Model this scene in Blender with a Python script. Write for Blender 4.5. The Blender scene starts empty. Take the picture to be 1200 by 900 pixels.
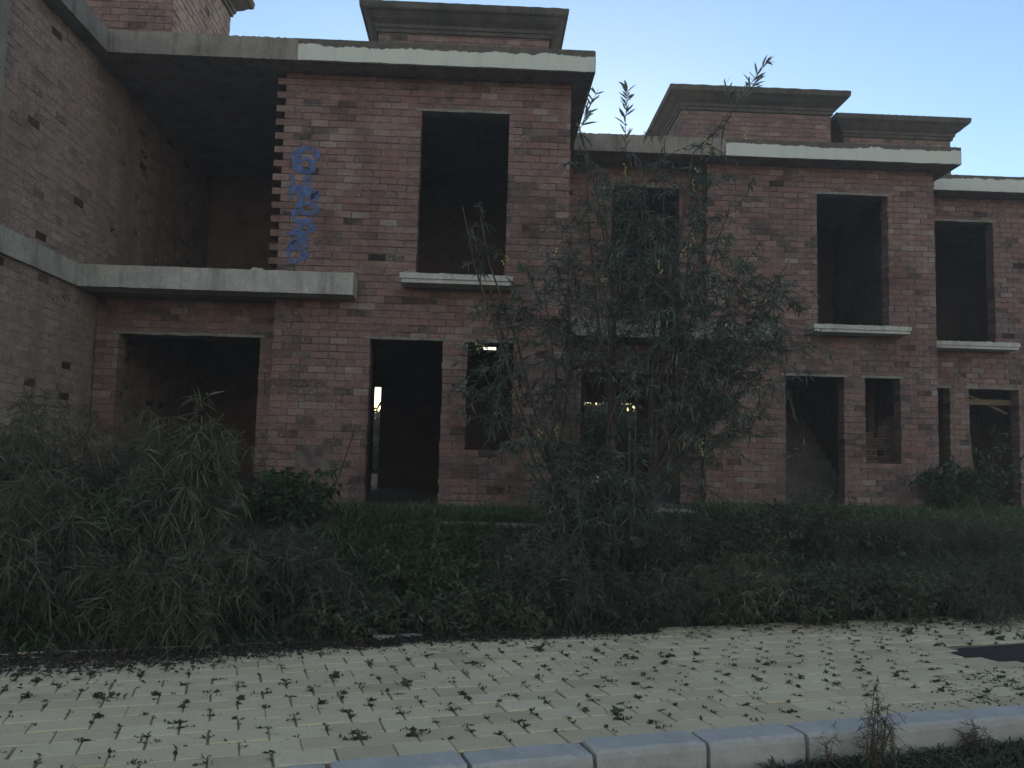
import bpy, math, random
import numpy as np, zlib
random.seed(7)
rng = np.random.default_rng(11)
scene = bpy.context.scene
COL = scene.collection
R = math.radians

# ------------------------------------------------------------------ helpers
class MB:
    """collects polygons; builds ONE mesh object"""
    def __init__(s):
        s.v = []; s.f = []; s.m = []; s.t = []
    def face(s, pts, m=0, t=.5):
        i = len(s.v); s.v.extend(pts); s.f.append(tuple(range(i, i+len(pts)))); s.m.append(m); s.t.append(t)
    def box(s, x0, x1, y0, y1, z0, z1, m=0, t=.5):
        i = len(s.v)
        s.v += [(x0,y0,z0),(x1,y0,z0),(x1,y1,z0),(x0,y1,z0),(x0,y0,z1),(x1,y0,z1),(x1,y1,z1),(x0,y1,z1)]
        for q in ((0,3,2,1),(4,5,6,7),(0,1,5,4),(1,2,6,5),(2,3,7,6),(3,0,4,7)):
            s.f.append(tuple(i+k for k in q)); s.m.append(m); s.t.append(t)
    def hexa(s, P, m=0, t=.5):
        """P: 8 points ordered like box"""
        i = len(s.v); s.v += [tuple(p) for p in P]
        for q in ((0,3,2,1),(4,5,6,7),(0,1,5,4),(1,2,6,5),(2,3,7,6),(3,0,4,7)):
            s.f.append(tuple(i+k for k in q)); s.m.append(m); s.t.append(t)
    def tube(s, pts, radii, n=5, m=0, t=.5, cap=True):
        pts = [np.array(p, float) for p in pts]
        if np.isscalar(radii): radii = [radii]*len(pts)
        i0 = len(s.v); up = np.array((0.31,0.17,0.93))
        for k, p in enumerate(pts):
            d = pts[min(k+1,len(pts)-1)]-pts[max(k-1,0)]
            d = d/(np.linalg.norm(d)+1e-9)
            a = np.cross(d, up)
            if np.linalg.norm(a) < .05: a = np.cross(d, (1,0,0))
            a /= np.linalg.norm(a); b = np.cross(d, a)
            for j in range(n):
                an = 2*math.pi*j/n
                s.v.append(tuple(p+radii[k]*(math.cos(an)*a+math.sin(an)*b)))
        for k in range(len(pts)-1):
            for j in range(n):
                s.f.append((i0+k*n+j, i0+k*n+(j+1)%n, i0+(k+1)*n+(j+1)%n, i0+(k+1)*n+j)); s.m.append(m); s.t.append(t)
        if cap:
            s.f.append(tuple(i0+j for j in range(n))[::-1]); s.m.append(m); s.t.append(t)
            s.f.append(tuple(i0+(len(pts)-1)*n+j for j in range(n))); s.m.append(m); s.t.append(t)
    def build(s, name, mats, parent=None, smooth=False):
        base = np.array(parent_base(parent))
        me = bpy.data.meshes.new(name)
        me.from_pydata((np.array(s.v)-base).tolist() if len(s.v) else [], [], s.f)
        if not isinstance(mats, (list, tuple)): mats = [mats]
        for m in mats: me.materials.append(m)
        me.polygons.foreach_set('material_index', s.m)
        a = me.attributes.new('tone', 'FLOAT', 'FACE'); a.data.foreach_set('value', s.t)
        if smooth: me.polygons.foreach_set('use_smooth', [True]*len(s.f))
        me.update()
        return link(name, me, parent)

def link(name, me, parent):
    o = bpy.data.objects.new(name, me); COL.objects.link(o)
    if parent is not None: o.parent = parent
    return o
def parent_base(p):
    b = np.zeros(3)
    while p is not None:
        b += np.array(p.location); p = p.parent
    return b
def quads_object(name, V, Q, tone, mat, parent=None, smooth=False):
    """V (n,3), Q (m,4), tone (m,)"""
    base = parent_base(parent)
    me = bpy.data.meshes.new(name)
    V = np.asarray(V, np.float32)-base.astype(np.float32)
    me.vertices.add(len(V)); me.vertices.foreach_set('co', V.ravel())
    me.loops.add(Q.size); me.loops.foreach_set('vertex_index', Q.ravel().astype(np.int32))
    me.polygons.add(len(Q)); me.polygons.foreach_set('loop_start', np.arange(0, Q.size, 4, dtype=np.int32))
    a = me.attributes.new('tone', 'FLOAT', 'FACE'); a.data.foreach_set('value', np.asarray(tone, np.float32))
    me.materials.append(mat); me.update(calc_edges=True); me.validate()
    if smooth: me.polygons.foreach_set('use_smooth', [True]*len(me.polygons))
    return link(name, me, parent)
def reseed(label):
    global rng
    rng = np.random.default_rng(zlib.crc32(label.encode()))
def thing(name, label, cat, loc, group=None):
    reseed(label)
    o = bpy.data.objects.new(name, None); COL.objects.link(o); o.location = loc
    o.empty_display_size = .2
    return tag(o, label, cat, group)
def tag(o, label, cat, group=None):
    o['label'] = label; o['category'] = cat
    if group: o['group'] = group
    return o
def struct(o): o['kind'] = 'structure'; return o
def stuff(o, label=None, cat=None):
    o['kind'] = 'stuff'
    if label: o['label'] = label; o['category'] = cat
    return o

# ------------------------------------------------------------------ materials
class NT:
    def __init__(s, name):
        s.mat = bpy.data.materials.new(name); s.mat.use_nodes = True
        s.nt = s.mat.node_tree; s.n = s.nt.nodes; s.n.clear()
        s.out = s.n.new('ShaderNodeOutputMaterial')
        s.geo = s.n.new('ShaderNodeNewGeometry')
    def l(s, a, b): s.nt.links.new(a, b)
    def noise(s, scale, detail=4, rough=.55, vec=None, stretch=None):
        n = s.n.new('ShaderNodeTexNoise'); n.inputs['Scale'].default_value = scale
        n.inputs['Detail'].default_value = detail; n.inputs['Roughness'].default_value = rough
        v = vec or s.geo.outputs['Position']
        if stretch:
            m = s.n.new('ShaderNodeMapping'); m.inputs['Scale'].default_value = stretch
            s.l(v, m.inputs['Vector']); v = m.outputs['Vector']
        s.l(v, n.inputs['Vector']); return n.outputs['Fac']
    def ramp(s, fac, stops):
        r = s.n.new('ShaderNodeValToRGB'); e = r.color_ramp.elements
        while len(e) < len(stops): e.new(.5)
        for k, (p, c) in enumerate(stops):
            e[k].position = p; e[k].color = (*c, 1) if len(c) == 3 else c
        s.l(fac, r.inputs['Fac']); return r.outputs['Color']
    def step(s, fac, a, b):
        return s.ramp(fac, [(a, (0,0,0)), (b, (1,1,1))])
    def mix(s, fac, a, b, mode='MIX'):
        m = s.n.new('ShaderNodeMix'); m.data_type = 'RGBA'; m.blend_type = mode
        for sock, v in ((m.inputs[0], fac), (m.inputs[6], a), (m.inputs[7], b)):
            if hasattr(v, 'is_output'): s.l(v, sock)
            elif isinstance(v, (int, float)): sock.default_value = v
            else: sock.default_value = (*v, 1)
        return m.outputs[2]
    def math(s, op, a, b=0.):
        m = s.n.new('ShaderNodeMath'); m.operation = op
        for sock, v in ((m.inputs[0], a), (m.inputs[1], b)):
            if hasattr(v, 'is_output'): s.l(v, sock)
            else: sock.default_value = v
        return m.outputs[0]
    def tone(s):
        a = s.n.new('ShaderNodeAttribute'); a.attribute_name = 'tone'; return a.outputs['Fac']
    def xyz(s):
        x = s.n.new('ShaderNodeSeparateXYZ'); s.l(s.geo.outputs['Position'], x.inputs[0]); return x.outputs
    def finish(s, color, rough=.9, bump=None, bstr=.3, bdist=.01, spec=.2, transl=0.):
        p = s.n.new('ShaderNodeBsdfPrincipled')
        if hasattr(color, 'is_output'): s.l(color, p.inputs['Base Color'])
        else: p.inputs['Base Color'].default_value = (*color, 1)
        if hasattr(rough, 'is_output'): s.l(rough, p.inputs['Roughness'])
        else: p.inputs['Roughness'].default_value = rough
        p.inputs['Specular IOR Level'].default_value = spec
        if bump is not None:
            b = s.n.new('ShaderNodeBump'); b.inputs['Strength'].default_value = bstr; b.inputs['Distance'].default_value = bdist
            s.l(bump, b.inputs['Height']); s.l(b.outputs[0], p.inputs['Normal'])
        sh = p.outputs[0]
        if transl:
            t = s.n.new('ShaderNodeBsdfTranslucent'); s.l(color, t.inputs['Color'])
            mx = s.n.new('ShaderNodeMixShader'); mx.inputs[0].default_value = transl
            s.l(sh, mx.inputs[1]); s.l(t.outputs[0], mx.inputs[2]); sh = mx.outputs[0]
        s.l(sh, s.out.inputs['Surface']); return s.mat

def brick_mat(name, dark, mid, light, smear, smear_amt, red):
    k = NT(name)
    c = k.ramp(k.tone(), [(0, tuple(q*.5 for q in dark)), (.045, dark), (.3, mid), (.62, red), (.85, light), (1, smear)])
    bl = k.noise(4.2, 6, .72, stretch=(1,1,1.9))
    c = k.mix(1., c, k.ramp(bl, [(.28, (.55,.52,.52)), (.46, (.95,.92,.92)), (.58, (1.12,1.08,1.06)), (.74, (1.45,1.42,1.4))]), 'MULTIPLY')
    c = k.mix(k.math('MULTIPLY', k.step(k.noise(2.1, 5, .7), .5, .66), .45), c, red)
    f = k.noise(34, 6, .7)
    c = k.mix(.75, c, k.ramp(f, [(.25, (.45,.45,.46)), (.5, (1,1,1)), (.8, (1.35,1.3,1.25))]), 'MULTIPLY')
    sm = k.step(k.noise(1.7, 6, .72), .62-smear_amt, .78-smear_amt*.6)     # mortar dragged over the faces
    sm2 = k.step(k.noise(19, 4, .6, stretch=(1,1,2.2)), .44, .62)
    c = k.mix(k.math('MULTIPLY', k.math('MULTIPLY', k.math('MULTIPLY', sm, sm2), .8), k.step(k.tone(), .02, .05)), c, smear)
    st = k.step(k.noise(.9, 5, .6, stretch=(1.6,1.6,.35)), .5, .72)             # long run-off stains
    c = k.mix(k.math('MULTIPLY', st, .7), c, (.42,.41,.41), 'MULTIPLY')
    return k.finish(c, .92, k.noise(75, 5, .7), .6, .008)
M = {}
M['brick'] = brick_mat('brick', (.085,.060,.056), (.185,.126,.118), (.275,.203,.183), (.32,.28,.26), .22, (.245,.138,.120))
M['side_brick'] = brick_mat('weathered_skylit_brick', (.13,.09,.075), (.33,.25,.215), (.39,.32,.275), (.43,.375,.325), .46, (.35,.245,.21))
def mortar(name, a, b):
    k = NT(name)
    c = k.ramp(k.noise(2.6, 7, .75), [(.38, a), (.62, b)])
    c = k.mix(.6, c, k.ramp(k.noise(40, 5, .7), [(.3, (.5,.48,.47)), (.7, (1.1,1.1,1.1))]), 'MULTIPLY')
    return k.finish(c, .95, k.noise(60, 5, .7), .6, .01)
M['mortar'] = mortar('mortar', (.07,.052,.048), (.245,.2,.178))
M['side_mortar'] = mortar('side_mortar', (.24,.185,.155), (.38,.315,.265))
M['inner'] = mortar('inner_wall', (.17,.115,.095), (.28,.20,.165))
def concrete(name, a, b, stain=.7):
    k = NT(name)
    c = k.ramp(k.noise(2.2, 8, .7), [(.3, a), (.7, b)])
    c = k.mix(.7, c, k.ramp(k.noise(28, 6, .75), [(.3, (.6,.6,.6)), (.7, (1.15,1.15,1.12))]), 'MULTIPLY')
    st = k.step(k.noise(2.6, 5, .65, stretch=(2.4,2.4,.25)), .5, .7)
    c = k.mix(k.math('MULTIPLY', st, stain), c, (.42,.40,.37), 'MULTIPLY')
    return k.finish(c, .9, k.noise(45, 6, .7), .5, .01)
M['concrete'] = concrete('concrete', (.20,.185,.165), (.38,.365,.335))
M['roof_edge'] = concrete('roof_edge', (.20,.178,.16), (.37,.335,.305), .7)
M['balcony'] = concrete('pale_concrete', (.36,.345,.32), (.60,.58,.55), .6)
M['dark_concrete'] = concrete('stained_concrete', (.06,.055,.052), (.15,.137,.122))
M['inner_concrete'] = concrete('inner_concrete', (.24,.20,.165), (.36,.31,.26))
def fascia_mat():
    k = NT('peeling_white_paint')
    z = k.xyz()[2]
    n = k.noise(3.2, 8, .75, stretch=(1,1,.8)); n2 = k.noise(.55, 3, .5)
    # paint is missing towards the weathered top edge, raggedly
    edge = k.math('ADD', k.math('MULTIPLY', k.math('SUBTRACT', z, 7.275), 5.), k.math('ADD', k.math('MULTIPLY', n, 1.0), k.math('MULTIPLY', n2, .9)))
    bare = k.step(edge, .98, 1.05)
    paint = k.mix(k.math('MULTIPLY', k.step(k.noise(2.5, 6, .7, stretch=(3,3,.3)), .5, .75), .4), (.63,.65,.61), (.40,.40,.37))
    rough = k.ramp(k.noise(14, 6, .7), [(.3, (.07,.065,.058)), (.7, (.17,.15,.13))])
    return k.finish(k.mix(bare, paint, rough), .8, k.math('SUBTRACT', k.noise(40, 5), k.math('MULTIPLY', bare, .5)), .5, .008)
M['fascia'] = fascia_mat()
M['sill'] = concrete('white_sill', (.46,.455,.43), (.68,.67,.63), .6)
def leaf_mat(name, stops, transl=.25, rough=.5, spec=.35):
    k = NT(name)
    c = k.ramp(k.tone(), stops)
    c = k.mix(.5, c, k.ramp(k.noise(2.2, 3), [(.3, (.6,.62,.65)), (.7, (1.25,1.2,1.1))]), 'MULTIPLY')
    return k.finish(c, rough, spec=spec, transl=transl)
M['acacia'] = leaf_mat('acacia_leaf', [(0, (.045,.065,.05)), (.5, (.085,.115,.085)), (.85, (.13,.16,.118)), (1, (.22,.235,.165))])
M['reedy'] = leaf_mat('long_leaf', [(0, (.045,.058,.036)), (.5, (.09,.108,.064)), (.85, (.14,.155,.10)), (1, (.26,.255,.20))])
M['dry'] = leaf_mat('dry_twig', [(0, (.044,.05,.038)), (.5, (.078,.085,.064)), (.85, (.118,.12,.092)), (1, (.21,.195,.16))], .1, .8, .1)
M['green'] = leaf_mat('green_leaf', [(0, (.025,.05,.023)), (.5, (.05,.092,.038)), (.85, (.08,.135,.052)), (1, (.12,.165,.08))])
M['scrub_green'] = leaf_mat('scrub_leaf', [(0, (.035,.05,.028)), (.5, (.075,.098,.055)), (.85, (.115,.13,.08)), (1, (.18,.18,.12))])
M['weed'] = leaf_mat('weed_leaf', [(0, (.035,.055,.03)), (.5, (.065,.095,.048)), (.85, (.10,.125,.07)), (1, (.15,.145,.09))])
M['straw'] = leaf_mat('straw', [(0, (.09,.075,.05)), (.6, (.16,.135,.095)), (1, (.27,.235,.17))], .1, .8, .1)
M['litter'] = leaf_mat('litter', [(0, (.03,.026,.022)), (.6, (.075,.065,.055)), (1, (.15,.13,.11))], 0.05, .9, .1)
M['far_leaf'] = leaf_mat('far_leaf', [(0, (.04,.055,.025)), (.6, (.08,.10,.045)), (1, (.13,.14,.07))], .35)
k = NT('yellow_flower'); M['flower'] = k.finish((.52,.48,.16), .8)
k = NT('bark'); c = k.ramp(k.noise(18, 6, .7, stretch=(1,1,.25)), [(.3, (.045,.036,.028)), (.7, (.13,.105,.085))])
M['bark'] = k.finish(c, .95, k.noise(60, 5, stretch=(1,1,.2)), .8, .01)
def soil_mat():
    k = NT('soil')
    c = k.ramp(k.noise(1.1, 8, .7), [(.3, (.045,.038,.03)), (.7, (.105,.088,.068))])
    g = k.step(k.noise(.5, 6, .7), .45, .62)
    c = k.mix(k.math('MULTIPLY', g, .7), c, (.04,.052,.025))
    return k.finish(c, 1, k.noise(22, 8, .75), .9, .05)
M['soil'] = soil_mat()
def asphalt():
    k = NT('asphalt')
    c = k.ramp(k.noise(120, 3, .8), [(.35, (.03,.03,.03)), (.7, (.085,.082,.08))])
    return k.finish(c, .9, k.noise(160, 4, .8), .6, .006)
M['asphalt'] = asphalt()
def paver_mat():
    k = NT('cream_paver')
    c = k.ramp(k.tone(), [(0, (.57,.465,.315)), (.5, (.70,.585,.40)), (1, (.77,.66,.475))])
    c = k.mix(.7, c, k.ramp(k.noise(1.3, 7, .7), [(.3, (.78,.78,.80)), (.65, (1.05,1.04,1.0))]), 'MULTIPLY')
    c = k.mix(.55, c, k.ramp(k.noise(70, 4, .8), [(.3, (.7,.7,.7)), (.7, (1.15,1.15,1.15))]), 'MULTIPLY')
    d = k.step(k.noise(5, 7, .75), .60, .74)
    c = k.mix(k.math('MULTIPLY', d, .45), c, (.22,.20,.165))
    return k.finish(c, .88, k.noise(90, 5, .8), .5, .006)
M['paver'] = paver_mat()
def kerb_mat():
    k = NT('kerb_concrete')
    c = k.ramp(k.noise(4, 8, .72), [(.3, (.40,.385,.36)), (.7, (.56,.54,.51))])
    c = k.mix(.6, c, k.ramp(k.noise(90, 4, .8), [(.3, (.72,.72,.72)), (.7, (1.12,1.12,1.12))]), 'MULTIPLY')
    z = k.xyz()[2]
    dirt = k.step(k.math('ADD', k.math('MULTIPLY', z, -5.), k.math('MULTIPLY', k.noise(6, 6, .7), 1.1)), .25, .6)
    c = k.mix(k.math('MULTIPLY', dirt, .55), c, (.23,.215,.165))
    return k.finish(c, .85, k.noise(70, 5, .8), .5, .006)
M['kerb'] = kerb_mat()
def spray(name, col, thr):
    k = NT(name)
    p = k.n.new('ShaderNodeBsdfPrincipled'); p.inputs['Base Color'].default_value = (*col, 1); p.inputs['Roughness'].default_value = .6
    t = k.n.new('ShaderNodeBsdfTransparent'); mx = k.n.new('ShaderNodeMixShader')
    a = k.math('MULTIPLY', k.step(k.noise(11, 7, .8), thr-.02, thr+.2), .9)
    k.l(a, mx.inputs[0]); k.l(t.outputs[0], mx.inputs[1]); k.l(p.outputs[0], mx.inputs[2])
    k.l(mx.outputs[0], k.out.inputs['Surface']); return k.mat
M['blue_spray'] = spray('blue_spray_paint', (.08,.15,.37), .36)
M['white_spray'] = spray('white_spray_paint', (.5,.5,.5), .46)
k = NT('weathered_wood'); c = k.ramp(k.noise(9, 6, .7, stretch=(.3,4,4)), [(.3, (.12,.085,.055)), (.7, (.26,.19,.125))])
M['wood'] = k.finish(c, .85, k.noise(40, 4, stretch=(.2,3,3)), .5, .004)
k = NT('rusty_steel'); c = k.ramp(k.noise(14, 6, .7), [(.3, (.14,.10,.075)), (.7, (.33,.29,.25))])
M['steel'] = k.finish(c, .6, k.noise(50, 4), .3, .003)
k = NT('stack_brick'); c = k.ramp(k.tone(), [(0, (.22,.15,.11)), (1, (.40,.30,.23))])
c = k.mix(.6, c, k.ramp(k.noise(30, 6, .7), [(.3, (.55,.55,.55)), (.7, (1.2,1.2,1.2))]), 'MULTIPLY')
M['stack'] = k.finish(c, .9, k.noise(70, 5), .5, .005)

# ------------------------------------------------------------------ the terraces
FL = .95                # ground floor level of the houses
BW, BH, JT = .25, .10, .011

def cells_wall(mb, o, u, n, L, z0, z1, ops, thick, m=0, inset=0.):
    """wall slab with openings: front plane through o, running along u for L, outward normal n. Only its outer faces."""
    o = np.array(o, float); u = np.array(u, float); n = np.array(n, float)
    ops = [(a-inset, b+inset, c-inset, d+inset) for a, b, c, d in ops]
    xs = sorted({0, L, *[min(max(q, 0), L) for a in ops for q in a[:2]]})
    zs = sorted({z0, z1, *[min(max(q, z0), z1) for a in ops for q in a[2:]]})
    def solid(i, j):
        if i < 0 or j < 0 or i >= len(xs)-1 or j >= len(zs)-1: return False
        cx, cz = (xs[i]+xs[i+1])/2, (zs[j]+zs[j+1])/2
        return not any(a < cx < b and c < cz < d for a, b, c, d in ops)
    def P(x, z, d): return tuple(o+u*x+np.array((0,0,z-o[2]))-n*d)
    for i in range(len(xs)-1):
        for j in range(len(zs)-1):
            if not solid(i, j): continue
            a, b, c, d = xs[i], xs[i+1], zs[j], zs[j+1]
            mb.face([P(a,c,0),P(b,c,0),P(b,d,0),P(a,d,0)], m)
            mb.face([P(b,c,thick),P(a,c,thick),P(a,d,thick),P(b,d,thick)], m)
            if not solid(i-1,j): mb.face([P(a,c,thick),P(a,c,0),P(a,d,0),P(a,d,thick)], m)
            if not solid(i+1,j): mb.face([P(b,c,0),P(b,c,thick),P(b,d,thick),P(b,d,0)], m)
            if not solid(i,j-1): mb.face([P(a,c,thick),P(b,c,thick),P(b,c,0),P(a,c,0)], m)
            if not solid(i,j+1): mb.face([P(a,d,0),P(b,d,0),P(b,d,thick),P(a,d,thick)], m)

def brick_wall(name, parent, o, u, n, L, z0, z1, ops=(), thick=.25, mats=None, missing=.004, teeth=None, proud=.009,
               broken=(), sd=.19, joint=.011):
    JT = joint
    """a wall laid brick by brick over a mortar core; openings (a,b,z0,z1) along u"""
    mats = mats or [M['mortar'], M['brick']]
    o = np.array(o, float); u = np.array(u, float); n = np.array(n, float)
    mb = MB()
    cells_wall(mb, o, u, n, L, z0, z1, list(ops), thick, 0, inset=.004)
    rows = int(math.ceil((z1-.97)/BH))
    r0 = int(math.floor((z0-.97)/BH))
    for r in range(r0, rows):
        za, zb = .97+r*BH, .97+(r+1)*BH
        if za < z0-.06 or zb > z1+.06: continue
        za, zb = max(za, z0), min(zb, z1)
        zc = (za+zb)/2
        iv = [(0., L)]
        if teeth and teeth[0] < zc < teeth[1]: iv = [((-.125 if r % 2 else .0), L)]
        for a, b, c, d in ops:
            if c < zc < d:
                nv = []
                for p, q in iv:
                    if b <= p or a >= q: nv.append((p, q)); continue
                    if a > p: nv.append((p, a))
                    if b < q: nv.append((b, q))
                iv = nv
        off = (r % 2)*BW/2 + rng.normal(0, .008)
        edges_x = off + np.arange(-2, int(L/BW)+3)*BW
        for p, q in iv:
            cuts = [p]+[e for e in edges_x if p+.05 < e < q-.05]+[q]
            rowtone = rng.normal(0, .05)
            for a, b in zip(cuts[:-1], cuts[1:]):
                dark_brick = rng.random() < missing and a > p and b < q  # missing sets the share of bricks laid at the darkest tone
                if any(bx0 < (a+b)/2 < bx1 and bz0 < zc < bz1 and rng.random() < pr for bx0, bx1, bz0, bz1, pr in broken): continue
                px_, pz_ = o[0]+u[0]*a+u[1]*a, zc
                patch = .11*math.sin(px_*1.3+pz_*.8)+.09*math.sin(pz_*2.1-px_*.6+1)+.06*math.sin(px_*3.7+pz_*2.9)
                t = float(np.clip(rng.normal(.47, sd)+rowtone+patch, .06, .9))
                if rng.random() < .022: t = float(rng.uniform(.02, .1))
                if rng.random() < .014: t = float(rng.uniform(.88, 1))
                if dark_brick: t = 0.
                pr = proud+rng.normal(0, .0035)
                if rng.random() < .03: pr -= .006
                ea, eb = (a == p), (b == q)
                xa = a+(JT/2 if not ea else (-.004+rng.normal(0,.004))); xb = b-(JT/2 if not eb else (-.004+rng.normal(0,.004)))
                if teeth and ea and p < 0: xa = a
                back = thick-.004 if (ea or eb) else .03
                j = rng.normal(0, .0016, 8)
                h0, h1 = za+JT/2*(1+rng.normal(0,.2)), zb-JT/2*(1+rng.normal(0,.2))
                pts = []
                for (x, d, z, e) in ((xa,-pr,h0,0),(xb,-pr,h0,1),(xb,back,h0,2),(xa,back,h0,3),(xa,-pr,h1,4),(xb,-pr,h1,5),(xb,back,h1,6),(xa,back,h1,7)):
                    dd = d+(j[e] if d < 0 else 0)
                    pts.append(o+u*(x+ (j[(e+3)%8] if d < 0 else 0))+np.array((0,0,z-o[2]+(j[(e+5)%8] if d < 0 else 0)))-n*dd)
                mb.hexa(pts, 1, t)
    return mb.build(name, mats, parent)

def plain_wall(name, parent, o, u, n, L, z0, z1, ops=(), thick=.15, mat=None):
    mb = MB(); cells_wall(mb, o, u, n, L, z0, z1, list(ops), thick); return mb.build(name, mat or M['inner'], parent)

def rough_slab(name, parent, x0, x1, y0, y1, z0, z1, mat, seg=.16, amp=.003):
    """slab whose front and right edges are a little uneven, with crumbs along the top"""
    mb = MB()
    nx = max(2, int((x1-x0)/seg))
    xs = np.linspace(x0, x1, nx+1)
    ft = rng.normal(0, amp, nx+1); fb = rng.normal(0, amp*.5, nx+1); fy = rng.normal(0, amp*.5, nx+1)
    for i in range(nx):
        a, b = xs[i], xs[i+1]
        F = [(a,y0+fy[i],z0+fb[i]),(b,y0+fy[i+1],z0+fb[i+1]),(b,y0+fy[i+1],z1+ft[i+1]),(a,y0+fy[i],z1+ft[i])]
        mb.face(F)
        mb.face([(a,y0+fy[i],z1+ft[i]),(b,y0+fy[i+1],z1+ft[i+1]),(b,y1,z1),(a,y1,z1)])
        mb.face([(b,y0+fy[i+1],z0+fb[i+1]),(a,y0+fy[i],z0+fb[i]),(a,y1,z0),(b,y1,z0)])
        mb.face([(b,y1,z0),(a,y1,z0),(a,y1,z1),(b,y1,z1)])
    mb.face([(x0,y1,z0),(x0,y0+fy[0],z0+fb[0]),(x0,y0+fy[0],z1+ft[0]),(x0,y1,z1)])
    mb.face([(x1,y0+fy[-1],z0+fb[-1]),(x1,y1,z0),(x1,y1,z1),(x1,y0+fy[-1],z1+ft[-1])])
    return mb.build(name, mat, parent)

def tower(parent, x0, x1, y0, y1, z0, z1):
    """stair tower on the roof: brick box under a flared cornice"""
    mb_name = 'roof_tower'
    mats = [M['mortar'], M['brick']]
    w = brick_wall(mb_name, parent, (x0,y0,z0), (1,0,0), (0,-1,0), x1-x0, z0, z1, (), .2, mats, .004)
    brick_wall('side_face', w, (x1,y0+.012,z0), (0,1,0), (1,0,0), y1-y0-.012, z0, z1, (), .2, [M['mortar'], M['side_brick']], .004)  # right face in paler brick: sky light put into its colour
    brick_wall('side_face', w, (x0,y1,z0), (0,-1,0), (-1,0,0), y1-y0-.012, z0, z1, (), .2, mats, .004)
    plain_wall('rear_face', w, (x1-.21,y1,z0), (-1,0,0), (0,1,0), x1-x0-.42, z0, z1, (), .15, M['mortar'])
    prof = [(-.06,-.10),(.045,-.10),(.05,-.03),(.075,-.03),(.085,.03),(.17,.09),(.27,.19),(.29,.19),(.315,.215),(.325,.31),(.30,.335),(-.02,.345)]
    mb = MB(); rings = []
    for d, h in prof:
        ring = []
        for (cx, cy, sx, sy) in ((x0,y0,-1,-1),(x1,y0,1,-1),(x1,y1,1,1),(x0,y1,-1,1)):
            ring.append((cx+sx*d, cy+sy*d, z1+h))
        rings.append(ring)
    for a, b in zip(rings[:-1], rings[1:]):
        for i in range(4):
            j = (i+1) % 4; N = 60
            for q in range(N):
                def lerp(P, Q, t): return tuple(P[c]+(Q[c]-P[c])*t for c in range(3))
                mb.face([lerp(a[i],a[j],q/N), lerp(a[i],a[j],(q+1)/N), lerp(b[i],b[j],(q+1)/N), lerp(b[i],b[j],q/N)])
    mb.face(rings[-1])
    V = np.array(mb.v); jit = (np.sin(V[:,0]*137.3+V[:,1]*21.7)*np.sin(V[:,0]*51.1-V[:,1]*17.9)+.8*np.sin(V[:,0]*83+V[:,1]*71)  )*.0045
    V[:,2] += jit*np.clip((V[:,2]-z1)/.2, 0, 1); mb.v = [tuple(p) for p in V]
    mb.build('cornice', M['dark_concrete'], w)
    return w

def sill(parent, x0, x1, yf, z):
    mb = MB()
    mb.box(x0, x1, yf-.40, yf-.012, z-.074, z)
    mb.box(x0+.022, x1-.022, yf-.38, yf-.012, z-.128, z-.078)
    # chipped lip of old render on top
    for _ in range(16):
        x = rng.uniform(x0+.03, x1-.06); mb.box(x, x+rng.uniform(.02,.12), yf-.395, yf-.30, z-.002, z+rng.uniform(.004,.014))
    return mb.build('window_sill', M['sill'], parent)

def lintels(parent, ops, yf):
    for a, b, c, d in ops:
        mb = MB(); n = max(3, int((b-a)/.18)); xs = np.linspace(a-.07, b+.05, n+1)
        dz = rng.normal(0, .004, n+1)
        for i in range(n):
            x, y = xs[i], xs[i+1]
            mb.face([(x,yf-.016,d-.006+dz[i]),(y,yf-.016,d-.006+dz[i+1]),(y,yf-.016,d+.032),(x,yf-.016,d+.032)])
            mb.face([(y,yf-.016,d-.006+dz[i+1]),(x,yf-.016,d-.006+dz[i]),(x,yf+.24,d-.005),(y,yf+.24,d-.005)])
        mb.build('lintel', M['concrete'], parent)

def fascia(parent, x0, x1, yf):
    mb = MB(); n = int((x1-x0)/.14); xs = np.linspace(x0, x1, n+1); b = rng.normal(0, .003, n+1)
    brk = {int(n*.42)}
    for i in range(n):
        a, c = xs[i], xs[i+1]
        dy = .004 if i < list(brk)[0] else 0
        y = yf-.418+dy
        F = [(a,y,7.055+b[i]),(c,y,7.055+b[i+1]),(c,y,7.36),(a,y,7.36)]
        mb.face(F)
        mb.face([(c,y,7.055+b[i+1]),(a,y,7.055+b[i]),(a,yf-.38,7.052),(c,yf-.38,7.052)])
    mb.face([(x1,y,7.055),(x1,yf-.38,7.055),(x1,yf-.38,7.36),(x1,y,7.36)])
    mb.face([(x0,y,7.055),(x0,y,7.36),(x0,yf-.38,7.36),(x0,yf-.38,7.055)])
    return mb.build('fascia', M['fascia'], parent)

def shell(h, x0, x1, yf, yb, back_ops, wx0=None, void=None):
    """floors, back and inner walls, slabs of one house"""
    L = x1-(wx0 if wx0 is not None else x0); xl = wx0 if wx0 is not None else x0
    mb = MB(); mb.box(xl+.02, x1-.02, yf+.03, yb-.03, .45, FL); mb.build('floor_slab', M['inner_concrete'], h)
    plain_wall('back_wall', h, (x1,yb,FL-.3), (-1,0,0), (0,1,0), L, FL-.3, 7.05, [(x1-b, x1-a, c, d) for a, b, c, d in back_ops], .2, M['inner'])
    mb = MB()
    a0, a1, c0, c1 = x0+.01, x1-.16, yf+.26, yb-.21
    if void:
        v0, v1, w0, w1 = void
        mb.box(a0, v0, c0, c1, 3.8, 4.1); mb.box(v1, a1, c0, c1, 3.8, 4.1)
        mb.box(v0, v1, c0, w0, 3.8, 4.1)
        if w1 < c1: mb.box(v0, v1, w1, c1, 3.8, 4.1)
    else: mb.box(a0, a1, c0, c1, 3.8, 4.1)
    mb.build('upper_floor', M['inner_concrete'], h)

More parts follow.
